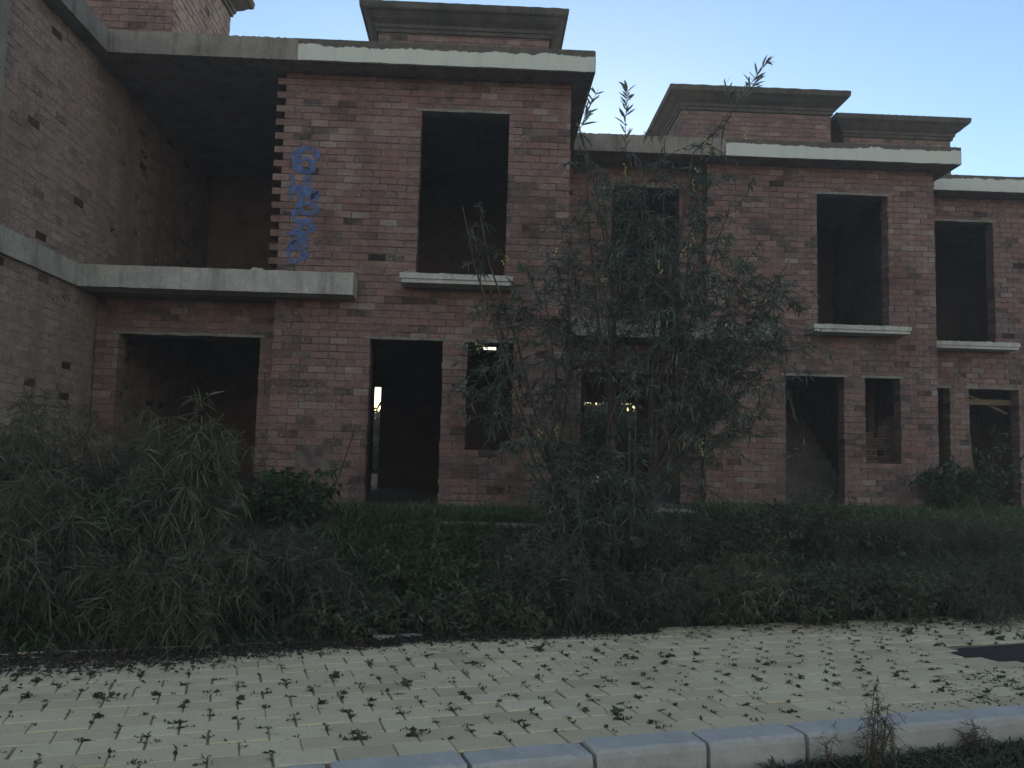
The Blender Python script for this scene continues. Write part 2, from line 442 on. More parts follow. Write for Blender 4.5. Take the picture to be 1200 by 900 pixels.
# ---- house with the blue graffiti
def house_graffiti():
    h = thing('brick_house', 'unfinished two storey brick house with blue graffiti beside its open upper room', 'house', (-2.0, 11.8, FL), 'unfinished brick terrace houses')
    yf, yb, x0, x1, wx = 11.8, 19.8, -2.9, 1.15, -5.44
    door = (-1.57,-.555,.90,3.27); win = (-.22,.43,1.77,3.27); up = (-.98,.28,4.17,6.57)
    brick_wall('front_wall', h, (x0,yf,.55), (1,0,0), (0,-1,0), x1-x0, .55, 7.05, [(a-x0,b-x0,c,d) for a,b,c,d in (door,win,up)], .25,
               teeth=(4.12,7.02), broken=[(.3,.9,1.5,1.75,.55),(.25,.75,6.1,6.3,.4),(.8,1.5,4.8,5.1,.15)])
    lintels(h, (door, win, up), yf)
    gar = (-5.13,-3.15,.90,3.28)
    brick_wall('garage_wall', h, (wx,yf+.3,.55), (1,0,0), (0,-1,0), x0-.005-wx, .55, 3.80, [(gar[0]-wx,gar[1]-wx,gar[2],gar[3])], .25)
    lintels(h, (gar,), yf+.3)
    brick_wall('side_wall', h, (x1,yf+.27,.55), (0,1,0), (1,0,0), yb-yf-.27, .55, 7.05, (), .15)
    plain_wall('party_wall', h, (x0+.12,yf+.26,FL), (0,1,0), (1,0,0), yb-yf-.5, FL, 3.80, (), .11)
    plain_wall('party_wall', h, (x0+.12,yf+.26,4.1), (0,1,0), (1,0,0), yb-yf-.5, 4.1, 7.05, (), .11)
    shell(h, x0, x1, yf, yb, [(-2.72,-2.315,FL,3.27),(0.0,.085,4.20,4.285),(.105,.19,4.20,4.285),(.21,.295,4.20,4.285),(-1.2,-.3,5.0,6.5)], wx, (-.35,.65,15.6,19.59))
    plain_wall('inner_wall', h, (-.45,16.0,FL), (1,0,0), (0,-1,0), 1.4, FL, 3.45, (), .12)
    plain_wall('inner_wall', h, (-2.3,15.2,FL), (0,1,0), (-1,0,0), 2.2, FL, 3.80, (), .12)
    plain_wall('inner_wall', h, (wx+.02,16.5,4.1), (1,0,0), (0,-1,0), x0-wx-.05, 4.1, 7.05, [(1.45,2.15,4.1,6.2)], .12)
    plain_wall('inner_wall', h, (wx+.02,17.0,FL), (1,0,0), (0,-1,0), x0-wx-.05, FL, 3.80, (), .12)
    plain_wall('inner_wall', h, (x0+.14,15.8,4.1), (1,0,0), (0,-1,0), 3.7, 4.1, 7.05, [(.6,1.4,4.1,6.2)], .12)
    mb = MB(); mb.box(wx+.01, x0-.005, yf+.005, yb-.21, 3.803, 4.095); mb.build('upper_floor', M['inner_concrete'], h)
    bal = rough_slab('balcony_slab', h, wx-.02, x0+1.12, yf-.40, yf-.014, 3.80, 4.10, M['balcony'])
    rf = rough_slab('roof_slab', h, wx-.03, x1+.30, yf-.40, yb+.2, 7.053, 7.365, M['roof_edge'], .03, .005)
    fascia(rf, x0+.23, x1+.285, yf)
    sill(h, -1.16, .37, yf, 4.13)
    tower(h, -2.0, 1.0, 14.5, 17.4, 7.36, 9.2)
    # blue spray tag, pixel notes of the letters turned into metres on the wall
    P = [[(8,6),(3,14),(4,24),(9,30),(14,29),(17,22),(18,12),(15,4),(8,6)], [(4,18),(12,16),(17,22)], [(9,30),(13,34),(12,40),(16,42)],
         [(2,35),(3,46),(2,54),(4,62)], [(3,48),(10,52),(18,50)], [(14,44),(17,58),(21,52),(18,64)], [(8,46),(11,60),(9,68)],
         [(5,70),(12,66),(19,70),(17,78),(8,76),(6,84),(13,88),(19,82)], [(8,92),(14,86),(18,94),(12,100),(5,97)],
         [(1,102),(8,98),(10,106),(3,110),(9,112),(16,104)], [(12,108),(14,116)], [(2,122),(5,117),(11,118),(13,125),(9,131),(4,130),(2,122)], [(5,112),(4,118)]]
    mb = MB()
    for st in P:
        pts = np.array([(-2.80+a*.0195+.02*math.sin(b*.21+a), 6.0-(b)*.0128) for a, b in st])
        # resample smoothly
        q = []
        for i in range(len(pts)-1):
            p0, p1, p2, p3 = pts[max(i-1,0)], pts[i], pts[i+1], pts[min(i+2,len(pts)-1)]
            for t in np.linspace(0, 1, 7)[:-1]:
                q.append(.5*((2*p1)+(-p0+p2)*t+(2*p0-5*p1+4*p2-p3)*t*t+(-p0+3*p1-3*p2+p3)*t**3))
        q.append(pts[-1]); q = np.array(q)
        d = np.gradient(q, axis=0); d /= np.linalg.norm(d, axis=1)[:,None]+1e-9; nn = np.stack([-d[:,1], d[:,0]], 1)
        w = .040+.018*np.sin(np.arange(len(q))*.55+P.index(st))
        y = yf-.0205-.0006*P.index(st)
        for i in range(len(q)-1):
            A, B = q[i]-nn[i]*w[i], q[i]+nn[i]*w[i]; C, D = q[i+1]+nn[i+1]*w[i+1], q[i+1]-nn[i+1]*w[i+1]
            mb.face([(A[0],y,A[1]),(D[0],y,D[1]),(C[0],y,C[1]),(B[0],y,B[1])])
    g = mb.build('graffiti', M['blue_spray'], h); g['label'] = 'blue spray painted tag running down the brickwork'
    return h

# ---- house behind the acacia
def house_acacia():
    h = thing('brick_house', 'unfinished brick house behind the tall acacia, stacked bricks showing in its small ground floor window', 'house', (5.0, 14.75, FL), 'unfinished brick terrace houses')
    yf, yb, x0, x1, wx = 14.75, 22.75, 3.92, 8.04, 1.17
    door = (5.32,6.37,.90,3.27); win = (6.74,7.38,1.77,3.27); up = (5.9,7.2,4.17,6.57)
    brick_wall('front_wall', h, (x0,yf,.55), (1,0,0), (0,-1,0), x1-x0, .55, 7.05, [(a-x0,b-x0,c,d) for a,b,c,d in (door,win,up)], .25,
               broken=[(2.6,4.0,6.6,6.8,.12)])
    lintels(h, (door, win, up), yf)
    gar = (1.75,3.55,.90,3.27); wu = (2.25,3.49,4.17,6.67)
    brick_wall('garage_wall', h, (wx,yf+.3,.55), (1,0,0), (0,-1,0), x0-.005-wx, .55, 3.80, [(gar[0]-wx,gar[1]-wx,gar[2],gar[3])], .25)
    brick_wall('upper_wall', h, (wx,yf+.3,4.1), (1,0,0), (0,-1,0), x0-.005-wx, 4.1, 7.05, [(wu[0]-wx,wu[1]-wx,wu[2],wu[3])], .25)
    lintels(h, (gar, wu), yf+.3)
    brick_wall('side_wall', h, (x0,yf+.30,.55), (0,-1,0), (-1,0,0), .28, .55, 7.05, (), .1)
    brick_wall('side_wall', h, (x1,yf+.27,.55), (0,1,0), (1,0,0), yb-yf-.27, .55, 7.05, (), .15)
    plain_wall('party_wall', h, (x0+.12,yf+.56,FL), (0,1,0), (1,0,0), 4.2, FL, 3.80, [(1.0,1.9,FL,3.1)], .11)
    plain_wall('party_wall', h, (x0+.12,yf+.56,4.1), (0,1,0), (1,0,0), yb-yf-.8, 4.1, 7.05, (), .11)
    shell(h, x0, x1, yf, yb, [(2.72,4.12,FL,3.27)], wx)
    mb = MB(); mb.box(wx+.01, x0-.005, yf+.005, yb-.21, 3.803, 4.095); mb.build('upper_floor', M['inner_concrete'], h)
    plain_wall('inner_wall', h, (7.5,yf+1.5,FL), (0,1,0), (-1,0,0), 3.2, FL, 3.80, (), .12)
    plain_wall('inner_wall', h, (4.05,yf+5.2,FL), (1,0,0), (0,-1,0), 3.4, FL, 3.80, (), .12)
    plain_wall('inner_wall', h, (x0+.14,yf+4.0,4.1), (1,0,0), (0,-1,0), 3.8, 4.1, 7.05, [(.6,1.5,4.1,6.2)], .12)
    rough_slab('balcony_slab', h, wx+.3, x0+1.18, yf-.40, yf-.014, 3.80, 4.10, M['concrete'])
    rf = rough_slab('roof_slab', h, 1.47, x1+.30, yf-.40, yb+.2, 7.053, 7.365, M['roof_edge'], .03, .005)
    fascia(rf, 4.14, x1+.285, yf)
    sill(h, 5.68, 7.40, yf, 4.13)
    tower(h, 4.07, 7.27, 17.4, 20.3, 7.36, 9.28)
    # brick stair seen through the doorway
    mb = MB()
    for i in range(11):
        mb.box(6.0, 7.36, yf+1.9+i*.27, yf+1.9+(i+1)*.27+.03, FL, FL+(i+1)*.18)
    mb.build('staircase', M['roof_edge'], h)
    return h

# ---- house at the right edge
def house_right():
    h = thing('brick_house', 'unfinished brick house at the right edge, set furthest back, a plank across its doorway', 'house', (10.0, 16.1, FL), 'unfinished brick terrace houses')
    yf, yb, x0, x1 = 16.1, 23.9, 8.21, 12.6
    win = (8.37,9.02,1.77,3.27); door = (9.39,10.38,.90,3.27); up = (8.78,9.96,4.17,6.57)
    brick_wall('front_wall', h, (x0,yf,.55), (1,0,0), (0,-1,0), x1-x0, .55, 7.05, [(a-x0,b-x0,c,d) for a,b,c,d in (door,win,up)], .25)
    lintels(h, (door, win, up), yf)
    shell(h, x0, x1, yf, yb, [(11.3,12.2,FL,3.2)])
    plain_wall('side_wall', h, (x1,yf+.27,.55), (0,1,0), (1,0,0), yb-yf-.3, .55, 7.05, (), .15, M['mortar'])
    plain_wall('side_wall', h, (x0,yb-.22,.55), (0,-1,0), (-1,0,0), yb-yf-.5, .55, 7.05, (), .15, M['mortar'])
    plain_wall('inner_wall', h, (x0+.2,yf+3.5,FL), (1,0,0), (0,-1,0), 3.9, FL, 3.8, [(2.4,3.3,FL,3.1)], .12)
    plain_wall('inner_wall', h, (x0+.2,yf+3.5,4.1), (1,0,0), (0,-1,0), 3.9, 4.1, 7.05, [(1.4,2.3,4.1,6.2)], .12)
    rf = rough_slab('roof_slab', h, 8.36, x1+.30, yf-.40, yb+.2, 7.053, 7.365, M['roof_edge'], .03, .005)
    fascia(rf, 8.37, x1+.285, yf)
    sill(h, 8.45, 10.19, yf, 4.12)
    tower(h, 7.75+.3, 10.5, 18.5, 21.4, 7.36, 9.28)
    return h

# ---- house at the left edge, seen along its side wall
def house_left():
    h = thing('brick_house', 'unfinished brick house at the left edge showing only its long receding side wall', 'house', (-7.5, 8.85, .8), 'unfinished brick terrace houses')
    X = -5.47; y0 = 8.85; y1 = 19.8
    brick_wall('side_wall', h, (X,y0,.4), (0,1,0), (1,0,0), y1-y0, .4, 7.05, (), .2, [M['side_mortar'], M['side_brick']], .009, proud=.0035, sd=.09, joint=.008,
               broken=[(0,3,5.2,5.6,.05),(.4,2.6,4.5,4.9,.08)])
    mb = MB(); mb.box(X-.15, X+.012, y0-.004, y0+.56, 4.103, 7.05); mb.build('corner_column', M['concrete'], h)
    brick_wall('front_wall', h, (-9.6,y0,.4), (1,0,0), (0,-1,0), 9.6+X-.205, .4, 7.05, [(1.3,2.3,.9,3.27),(2.7,3.3,1.77,3.27),(1.9,3.2,4.17,6.57)], .25)
    plain_wall('back_wall', h, (X-.21,y1,.4), (-1,0,0), (0,1,0), 9.6+X-.2, .4, 7.05, (), .2)
    plain_wall('far_wall', h, (-9.6,y1-.2,.4), (0,-1,0), (-1,0,0), y1-y0-.5, .4, 7.05, (), .2, M['mortar'])
    mb = MB(); mb.box(-9.55, X-.21, y0+.27, y1-.21, 3.8, 4.1); mb.build('upper_floor', M['inner_concrete'], h)
    mb = MB(); mb.box(X-.18, X+.055, y0-.3, 11.39, 3.80, 4.10); mb.build('slab_edge', M['balcony'], h)
    mb = MB(); mb.box(-9.9, X-.05, y0-.4, y1+.2, 7.055, 7.36); mb.box(X-.05, X+.22, y0-.4, 11.385, 7.055, 7.36)
    mb.build('roof_slab', M['concrete'], h)
    tower(h, -7.4, -4.55, 11.75, 14.3, 7.372, 9.28)
    # faint white scrawl low on the side wall
    mb = MB(); s = 0
    for cy, cz in ((9.35,2.75),(9.62,2.7),(9.9,2.72),(9.2,2.3),(9.45,2.27)):
        q = [(cy+.13*math.sin(t*1.7+s)+.03*t, cz+.12*math.cos(t*2.3+s)) for t in np.linspace(0, 4.5, 26)]; s += 1.7
        for i in range(len(q)-1):
            d = np.array(q[i+1])-q[i]; d /= np.linalg.norm(d)+1e-9; nn = np.array((-d[1], d[0]))*.013
            A, B, C, D = np.array(q[i])-nn, np.array(q[i])+nn, np.array(q[i+1])+nn, np.array(q[i+1])-nn
            mb.face([(X+.016,A[0],A[1]),(X+.016,D[0],D[1]),(X+.016,C[0],C[1]),(X+.016,B[0],B[1])])
    mb.build('graffiti', M['white_spray'], h)
    return h
house_graffiti(); house_acacia(); house_right(); house_left()

# ------------------------------------------------------------------ ground, road, pavement, kerb
A = R(16.2); UX, UY = math.cos(A), math.sin(A)
def uv(u, v, z=0.): return (u*UX-v*UY, 4.255+u*UY+v*UX, z)
def to_v(x, y): return -(x)*UY+(y-4.255)*UX
def ground_z(x, y):
    v = to_v(x, y)
    b = .035*(np.sin(x*1.9+y*.7)*np.cos(y*1.3-x*.6)+.6*np.sin(x*4.3+1.2)*np.sin(y*3.7))
    t = np.clip((v-3.0)/3.6, 0, 1); s = t*t*(3-2*t)
    return np.where(v < .1, -.06, np.where(v < 2.95, .118, .118+s*.76+b*np.clip((v-2.95)/.5, 0, 1)*(1-.5*s)))
def make_ground():
    g = lambda a, b, st: np.arange(a, b, st)
    xs = np.concatenate([[-900,-300,-120,-60,-35,-22,-16], g(-12, 14, .22), [15,17,20,26,36,60,120,300,900]])
    ys = np.concatenate([[-200,-60,-20,-8,-2,0], g(2, 15, .2), [15.5,17,20,24,30,40,60,100,200,400,900]])
    Xg, Yg = np.meshgrid(xs, ys); Z = ground_z(Xg, Yg)
    far = np.clip((Yg-24)/60, 0, 1); Z = Z*(1-far)+far*.4
    V = np.stack([Xg, Yg, Z], -1).reshape(-1, 3); nx = len(xs)
    i = np.arange(len(ys)-1)[:,None]*nx+np.arange(nx-1)[None]; i = i.ravel()
    Q = np.stack([i, i+1, i+nx+1, i+nx], 1)
    struct(quads_object('ground', V, Q, np.full(len(Q), .5), M['soil'], smooth=True))
make_ground()
mb = MB(); mb.face([uv(-60,-9,0), uv(60,-9,0), uv(60,.02,0), uv(-60,.02,0)]); struct(mb.build('road', M['asphalt']))
KW = .20
bare = [(4.42,1.50),(4.75,1.72),(6.6,1.80),(6.6,.75),(5.0,.92),(4.72,1.22)]     # patch where the pavers are gone (u, v)
def inside(u, v, poly):
    c = False; n = len(poly)
    for i in range(n):
        (x1, y1), (x2, y2) = poly[i], poly[i-1]
        if (y1 > v) != (y2 > v) and u < (x2-x1)*(v-y1)/(y2-y1)+x1: c = not c
    return c
PL, PWD, PJ = .30, .20, .011
joints = []
def pavement():
    mb = MB()
    r = 0; v = KW+.012
    while v < 2.92:
        off = (r % 2)*PL/2
        for k in range(-34, 64):
            u0 = k*PL+off; u1 = u0+PL-PJ; v0, v1 = v, v+PWD-PJ
            uc, vc = (u0+u1)/2, (v0+v1)/2
            if inside(uc, vc, bare) : continue
            joints.append((u0-PJ/2, vc)); joints.append((uc, v0-PJ/2))
            dz = float(np.clip(rng.normal(0, .0018), -.003, .004)); tu, tv = np.clip(rng.normal(0, .004, 2), -.008, .008); e = rng.normal(0, .0025, 4)
            def P(u, vv, z): return uv(u, vv, .150+z+dz+tu*(u-uc)+tv*(vv-vc))
            c = .006; a = (u0+e[0], u1+e[1], v0+e[2], v1+e[3])
            lo = [P(a[0],a[2],-.03),P(a[1],a[2],-.03),P(a[1],a[3],-.03),P(a[0],a[3],-.03)]
            md = [P(a[0],a[2],-.005),P(a[1],a[2],-.005),P(a[1],a[3],-.005),P(a[0],a[3],-.005)]
            tp = [P(a[0]+c,a[2]+c,0),P(a[1]-c,a[2]+c,0),P(a[1]-c,a[3]-c,0),P(a[0]+c,a[3]-c,0)]
            t = float(np.clip(rng.normal(.5, .19), 0, 1))
            for i in range(4):
                j = (i+1) % 4
                mb.face([lo[i],lo[j],md[j],md[i]], 0, t); mb.face([md[i],md[j],tp[j],tp[i]], 0, t)
            mb.face(tp, 0, t)
        v += PWD; r += 1
    struct(mb.build('pavement', M['paver']))
pavement()
k = NT('joint_sand'); c = k.ramp(k.noise(5, 6, .7), [(.35, (.16,.14,.105)), (.65, (.38,.33,.25))])
M['sand'] = k.finish(c, 1, k.noise(60, 4), .6, .006)
mb = MB(); mb.face([uv(-10.2,KW,.1405), uv(19,KW,.1405), uv(19,2.93,.1405), uv(-10.2,2.93,.1405)]); struct(mb.build('joint_sand', M['sand']))
k = NT('dark_soil'); c = k.ramp(k.noise(7, 6, .7), [(.35, (.03,.024,.024)), (.7, (.075,.06,.056))])
M['dark_soil'] = k.finish(c, .95, k.noise(40, 6, .7), .8, .02)
mb = MB(); mb.face([uv(a, b, .1455) for a, b in bare][::-1]); struct(mb.build('bare_soil', M['dark_soil']))
def kerb_stone(u0, u1, label):
    c = uv((u0+u1)/2, KW/2, 0)
    mb = MB(); dz = rng.normal(0, .004); dv = rng.normal(0, .005); n = 16
    prof = [(0,-.05),(.004,.115),(.012,.142),(.03,.156),(KW-.006,.160),(KW,.152),(KW,-.05)]
    us = np.linspace(u0+.012, u1-.012, n+1)
    us[0] += .002; 
    ring = []
    for i, u in enumerate(us):
        e = .008 if i in (0, n) else 0
        ring.append([uv(u, p+dv+(e*.6 if p < .02 else 0), z+dz-(e if z > .1 else 0)+rng.normal(0,.0016)-(abs(rng.normal(0,.006)) if .13 < z < .158 and rng.random() < .3 else 0)) for p, z in prof])
    us2 = us
    for i in range(n):
        for j in range(len(prof)-1):
            mb.face([ring[i][j], ring[i+1][j], ring[i+1][j+1], ring[i][j+1]][::-1])
    mb.face(ring[0][::-1][::-1]); mb.face(ring[-1][::-1])
    o = mb.build('kerb_stone', M['kerb'])
    o.data.transform(__import__('mathutils').Matrix.Translation((-c[0],-c[1],0))); o.location = (c[0],c[1],0)
    return tag(o, label, 'kerb stone', 'pale kerb stones along the paving')
ku = [-2.05,-1.34,-.66,.0,.655,1.31,1.93,2.50,3.10,3.72,4.34,4.96]
klab = {1:'pale kerb stone just past the bottom edge, left of every kerb stone in view',
        2:'pale kerb stone cut by the bottom edge, leftmost of those in view', 3:'second pale kerb stone from the left, its front face below the frame',
        4:'third pale kerb stone from the left, below the middle of the paving', 5:'fourth pale kerb stone from the left, its front face full of light stains',
        6:'fifth pale kerb stone from the left, just left of the dry weed clump', 7:'kerb stone with the dry brown weed clump standing in front of it',
        8:'kerb stone between the dry weed clump and the last kerb joint at right', 9:'rightmost pale kerb stone, cut by the right edge behind grass'}
for i in range(1, 10): kerb_stone(ku[i], ku[i+1], klab[i])
for i in range(6):
    kerb_stone(4.34+i*.62, 4.34+(i+1)*.62, 'pale kerb stone continuing the row past the right edge of the view')
for i in range(4): kerb_stone(-1.34-.66*(i+1), -1.34-.66*i, 'pale kerb stone continuing the row past the left of the view')
mb = MB(); mb.box(-1.75, 1.13, 10.25, 11.785, .5, .885); struct(mb.build('path', M['concrete']))

# ------------------------------------------------------------------ vegetation tools
def unit(a): return a/(np.linalg.norm(a, axis=-1, keepdims=True)+1e-9)
class Leaves:
    def __init__(s): s.V = []; s.T = []
    def add(s, P, D, L, Wd, droop, tone, fold=0):
        P = np.atleast_2d(P); N = len(P); D = unit(np.atleast_2d(D))
        L = np.broadcast_to(L, N); Wd = np.broadcast_to(Wd, N); droop = np.broadcast_to(droop, N)
        side = unit(np.cross(D, rng.normal(0, 1, (N,3))))
        curl = rng.normal(0, .12, (N,3))
        t = np.array([0,.33,.68,1.]); w = np.array([.35,1.,.8,.06])
        c = P[:,None]+D[:,None]*(L[:,None]*t)[...,None]+curl[:,None]*(L[:,None]*t*t)[...,None]
        c[...,2] -= (droop*L)[:,None]*t*t
        sv = side[:,None]*(Wd[:,None]*w*.5)[...,None]
        s.V.append(np.stack([c-sv, c+sv], 2).reshape(-1, 3)); s.T.append(np.repeat(np.broadcast_to(tone, N), 3))
    def build(s, name, mat, parent):
        V = np.concatenate(s.V); n = len(V)//8
        b = np.arange(n)[:,None]*8
        Q = np.concatenate([b+np.array([0,1,3,2]), b+np.array([2,3,5,4]), b+np.array([4,5,7,6])], 1).reshape(-1, 4)
        return quads_object(name, V, Q, np.clip(np.concatenate(s.T), 0, 1), mat, parent)
def curve(p0, d, L, droop, n=5, wob=.04):
    d = unit(np.array(d, float)); t = np.linspace(0, 1, n)
    p = np.array(p0)+d*(L*t)[:,None]; p[:,2] -= droop*L*t*t
    p[1:] += rng.normal(0, wob*L/n, (n-1,3)).cumsum(0)
    return p
def along(poly, t):
    t = np.asarray(t)*(len(poly)-1); i = np.minimum(t.astype(int), len(poly)-2); f = (t-i)[:,None]
    return poly[i]*(1-f)+poly[i+1]*f, unit(poly[i+1]-poly[i])
def leafy(lv, poly, n, L, W, droop, tone0, t0=.1, spread=.9, grow=.3):
    t = rng.uniform(t0, 1, n)**.8; p, d = along(poly, t)
    D = d*grow*2+rng.normal(0, spread, (n,3))
    lv.add(p, D, L*rng.uniform(.55, 1.25, n), W*rng.uniform(.6, 1.3, n), droop*rng.uniform(.3, 1.4, n), tone0+rng.normal(0, .17, n))
def shrub(name, label, cat, base, H, Rd, stems, twigs, leaves, L, W, mat, group=None, droop=.5, lean=(0,0), twig_len=.4, tone=.5, thick=.012, up=0., leaf_droop=.5, t0=.25):
    x, y = base[:2]; z = float(ground_z(np.array(x), np.array(y))) if len(base) == 2 else base[2]
    o = thing(name, label, cat, (x, y, z), group)
    st, lv = MB(), Leaves()
    for i in range(stems):
        an = rng.uniform(0, 2*math.pi); rr = math.sqrt(rng.uniform(0, 1))*Rd
        hh = H*rng.uniform(.55, 1.05)*(1-.35*(rr/Rd)**2)
        p0 = np.array((x+rng.normal(0, Rd*.22), y+rng.normal(0, Rd*.22), z-.02))
        tip = np.array((x+math.cos(an)*rr+lean[0], y+math.sin(an)*rr+lean[1], z+hh))
        d = tip-p0; Ls = np.linalg.norm(d); d = d+np.array((0,0,droop*Ls*.5))
        poly = curve(p0, d, Ls*1.1, droop*.5, 6, .10)
        st.tube(poly, np.linspace(thick, thick*.3, 6)*rng.uniform(.6, 1.2), 4, cap=False)
        tt = float(tone+rng.normal(0, .1))
        leafy(lv, poly, leaves, L, W, leaf_droop, tt, t0+.1)
        for j in range(twigs):
            p, d2 = along(poly, np.array([rng.uniform(t0, 1)]))
            dd = d2[0]*.5+rng.normal(0, .7, 3)+np.array((0,0,up))
            tw = curve(p[0], dd, twig_len*rng.uniform(.5, 1.2), droop, 4, .12)
            st.tube(tw, np.linspace(thick*.35, thick*.12, 4), 3, cap=False)
            leafy(lv, tw, leaves, L, W, leaf_droop, tt)
    st.build('stem', M['bark'] if mat is not M['dry'] else M['dry'], o)
    lv.build('foliage', mat, o)
    return o

# ------------------------------------------------------------------ camera helper numbers (only to note positions in metres)
def acacia_tree():
    base = np.array((1.3, 9.5, float(ground_z(np.array(1.3), np.array(9.5)))))
    o = thing('acacia_tree', 'tall acacia with drooping narrow leaves standing between the first two houses', 'tree', tuple(base))
    tr, lv = MB(), Leaves()
    # clumps: x, y, z, radius, number of twigs
    cl = [(.62,9.7,4.35,.55,16),(1.25,9.5,4.55,.6,24),(1.9,9.7,4.35,.6,24),(2.45,9.6,3.95,.55,22),(2.85,9.8,3.55,.5,18),(1.6,9.3,3.85,.6,26),(1.0,9.4,3.7,.55,22),
          (.35,9.6,3.55,.5,16),(-.15,9.8,3.35,.45,12),(-.3,10.0,2.75,.42,12),(.0,9.7,2.35,.4,12),(2.2,9.4,3.25,.6,26),(1.5,9.2,3.15,.55,22),(2.65,9.6,2.95,.5,20),(2.3,9.5,2.55,.45,18),
          (1.9,9.3,2.25,.42,14),(2.5,9.6,2.15,.35,10),(.75,9.4,2.9,.5,16),(1.15,9.3,2.55,.4,10),(.55,9.3,1.75,.45,14),(.95,9.2,1.5,.5,20),(.6,9.1,1.15,.5,16),(1.3,9.2,1.2,.45,14),
          (1.4,9.8,5.15,.5,20),(1.95,9.9,5.2,.45,18),(.95,9.9,5.25,.42,12),(2.0,10.0,5.75,.4,13),(1.35,10.0,5.7,.38,9),(.8,9.9,5.7,.3,6),(-.35,9.9,4.5,.32,8),(-.55,10.0,4.65,.25,5),
          (3.0,9.9,3.05,.35,9),(3.05,9.9,4.1,.35,7),(1.7,10.1,6.1,.32,6),(.75,10.0,6.1,.25,4),(2.35,9.7,4.7,.4,11)]
    cl = [(-.3+(x+.55)*1.09, y, z if z < 5 else 5+(z-5)*.55, r, n*(.62 if z > 4.2 else 1.3 if z < 2 else .85)) for x, y, z, r, n in cl]
    trunk = curve(base-np.array((0,0,.1)), (.12,.02,1), 1.5, 0, 5, .05)
    tr.tube(trunk, [.075,.066,.06,.055,.05], 8)
    trunk2 = curve(base+np.array((.12,.05,-.1)), (.42,.05,1), 1.3, 0, 5, .05); tr.tube(trunk2, [.055,.05,.046,.042,.038], 7)
    trunk3 = curve(base+np.array((-.1,.05,-.1)), (-.35,-.02,1), 1.1, 0, 5, .05); tr.tube(trunk3, [.045,.04,.036,.033,.03], 7)
    for x, y, z, r, n in cl:
        c = np.array((x, y, z))
        src = min((trunk, trunk2, trunk3), key=lambda q: np.linalg.norm((q[-1]-c)[:2]))
        p0, _ = along(src, np.array([min(1., max(.35, (z-1.0)/2.2))])); p0 = p0[0]
        mid = (p0+c)/2+np.array((0,0,-.12))+rng.normal(0, .1, 3)
        limb = np.array([p0, p0*.45+mid*.55, mid, mid*.4+c*.6, c]); limb[1:4] += rng.normal(0, .03, (3,3))
        k = min(1, np.linalg.norm(c-p0)/2.5)
        tr.tube(limb, np.linspace(.013+.012*k, .006, 5), 5, cap=False)
        tone = float(rng.normal(.5, .12))
        for j in range(int(n*1.9)):
            t = rng.uniform(.55, 1); s, _ = along(limb, np.array([t]))
            d = rng.normal(0, 1, 3)*[1.25,1,.8]; d[2] += .25
            tw = curve(s[0]+rng.normal(0, r*.25, 3), d, r*rng.uniform(.6, 1.6), .28, 5, .2)
            tr.tube(tw, np.linspace(.005, .002, 5), 3, cap=False)
            leafy(lv, tw, 27, .115, .0155, .4, tone+float(rng.normal(0,.08)), .05, .75)
    # leading shoots that stand above the roof line
    for (x, y, z), (tx, tz), n in (((1.65,10,5.45),(1.68,6.28),46),((1.08,10,5.62),(1.33,6.27),26),((2.98,10,6.0),(3.42,6.68),24),((3.0,10,6.02),(3.3,6.42),16),((2.95,10,6.0),(2.85,6.36),7)):
        c0 = np.array((x, y, z)); s = min((np.array(q[:3]) for q in cl), key=lambda q: np.linalg.norm(q-c0))
        lnk = curve(s, c0-s+np.array((0,0,-.1)), np.linalg.norm(c0-s), 0, 4, .05); lnk[-1] = c0
        h = math.hypot(tx-x, tz-z); sh = np.concatenate([lnk[:-1], curve(c0, (tx-x,0,tz-z+.1*h), h, .1, 6, .05)])
        tr.tube(sh, np.linspace(.008, .003, len(sh)), 4, cap=False)
        leafy(lv, lnk, 14, .15, .017, .7, .5, .05, .75)
        t = rng.uniform(.38, 1, n); p, d = along(sh, t)
        D = d*.9+unit(rng.normal(0, 1, (n,3)))*np.array((1,.6,.45))
        lv.add(p, D, rng.uniform(.10,.20,n), rng.uniform(.018,.034,n), .12, .9)
    tr.build('trunk', M['bark'], o); lv.build('crown', M['acacia'], o)
    # yellow blossom balls in loose sprays
    for i in range(20):
        x, y, z, r, n = cl[int(rng.integers(0, 29))]
        c = np.array((x, y-.15, z))+rng.normal(0, r*.5, 3); mb = MB()
        q = int(rng.integers(2, 6)); pts = []; rad = []
        for i2 in range(q):
            p = c+np.array((rng.normal(0,.024), rng.normal(0,.02), -i2*.032)); rr_ = rng.uniform(.006, .0105)
            for dz, f in ((.013,.2),(.006,.9),(-.006,.9),(-.013,.2)): pts.append(p+np.array((0,0,dz))); rad.append(rr_*f)
        mb.tube(pts, rad, 6)
        mb.build('flower_spray', M['flower'], o)
    return o
acacia_tree()

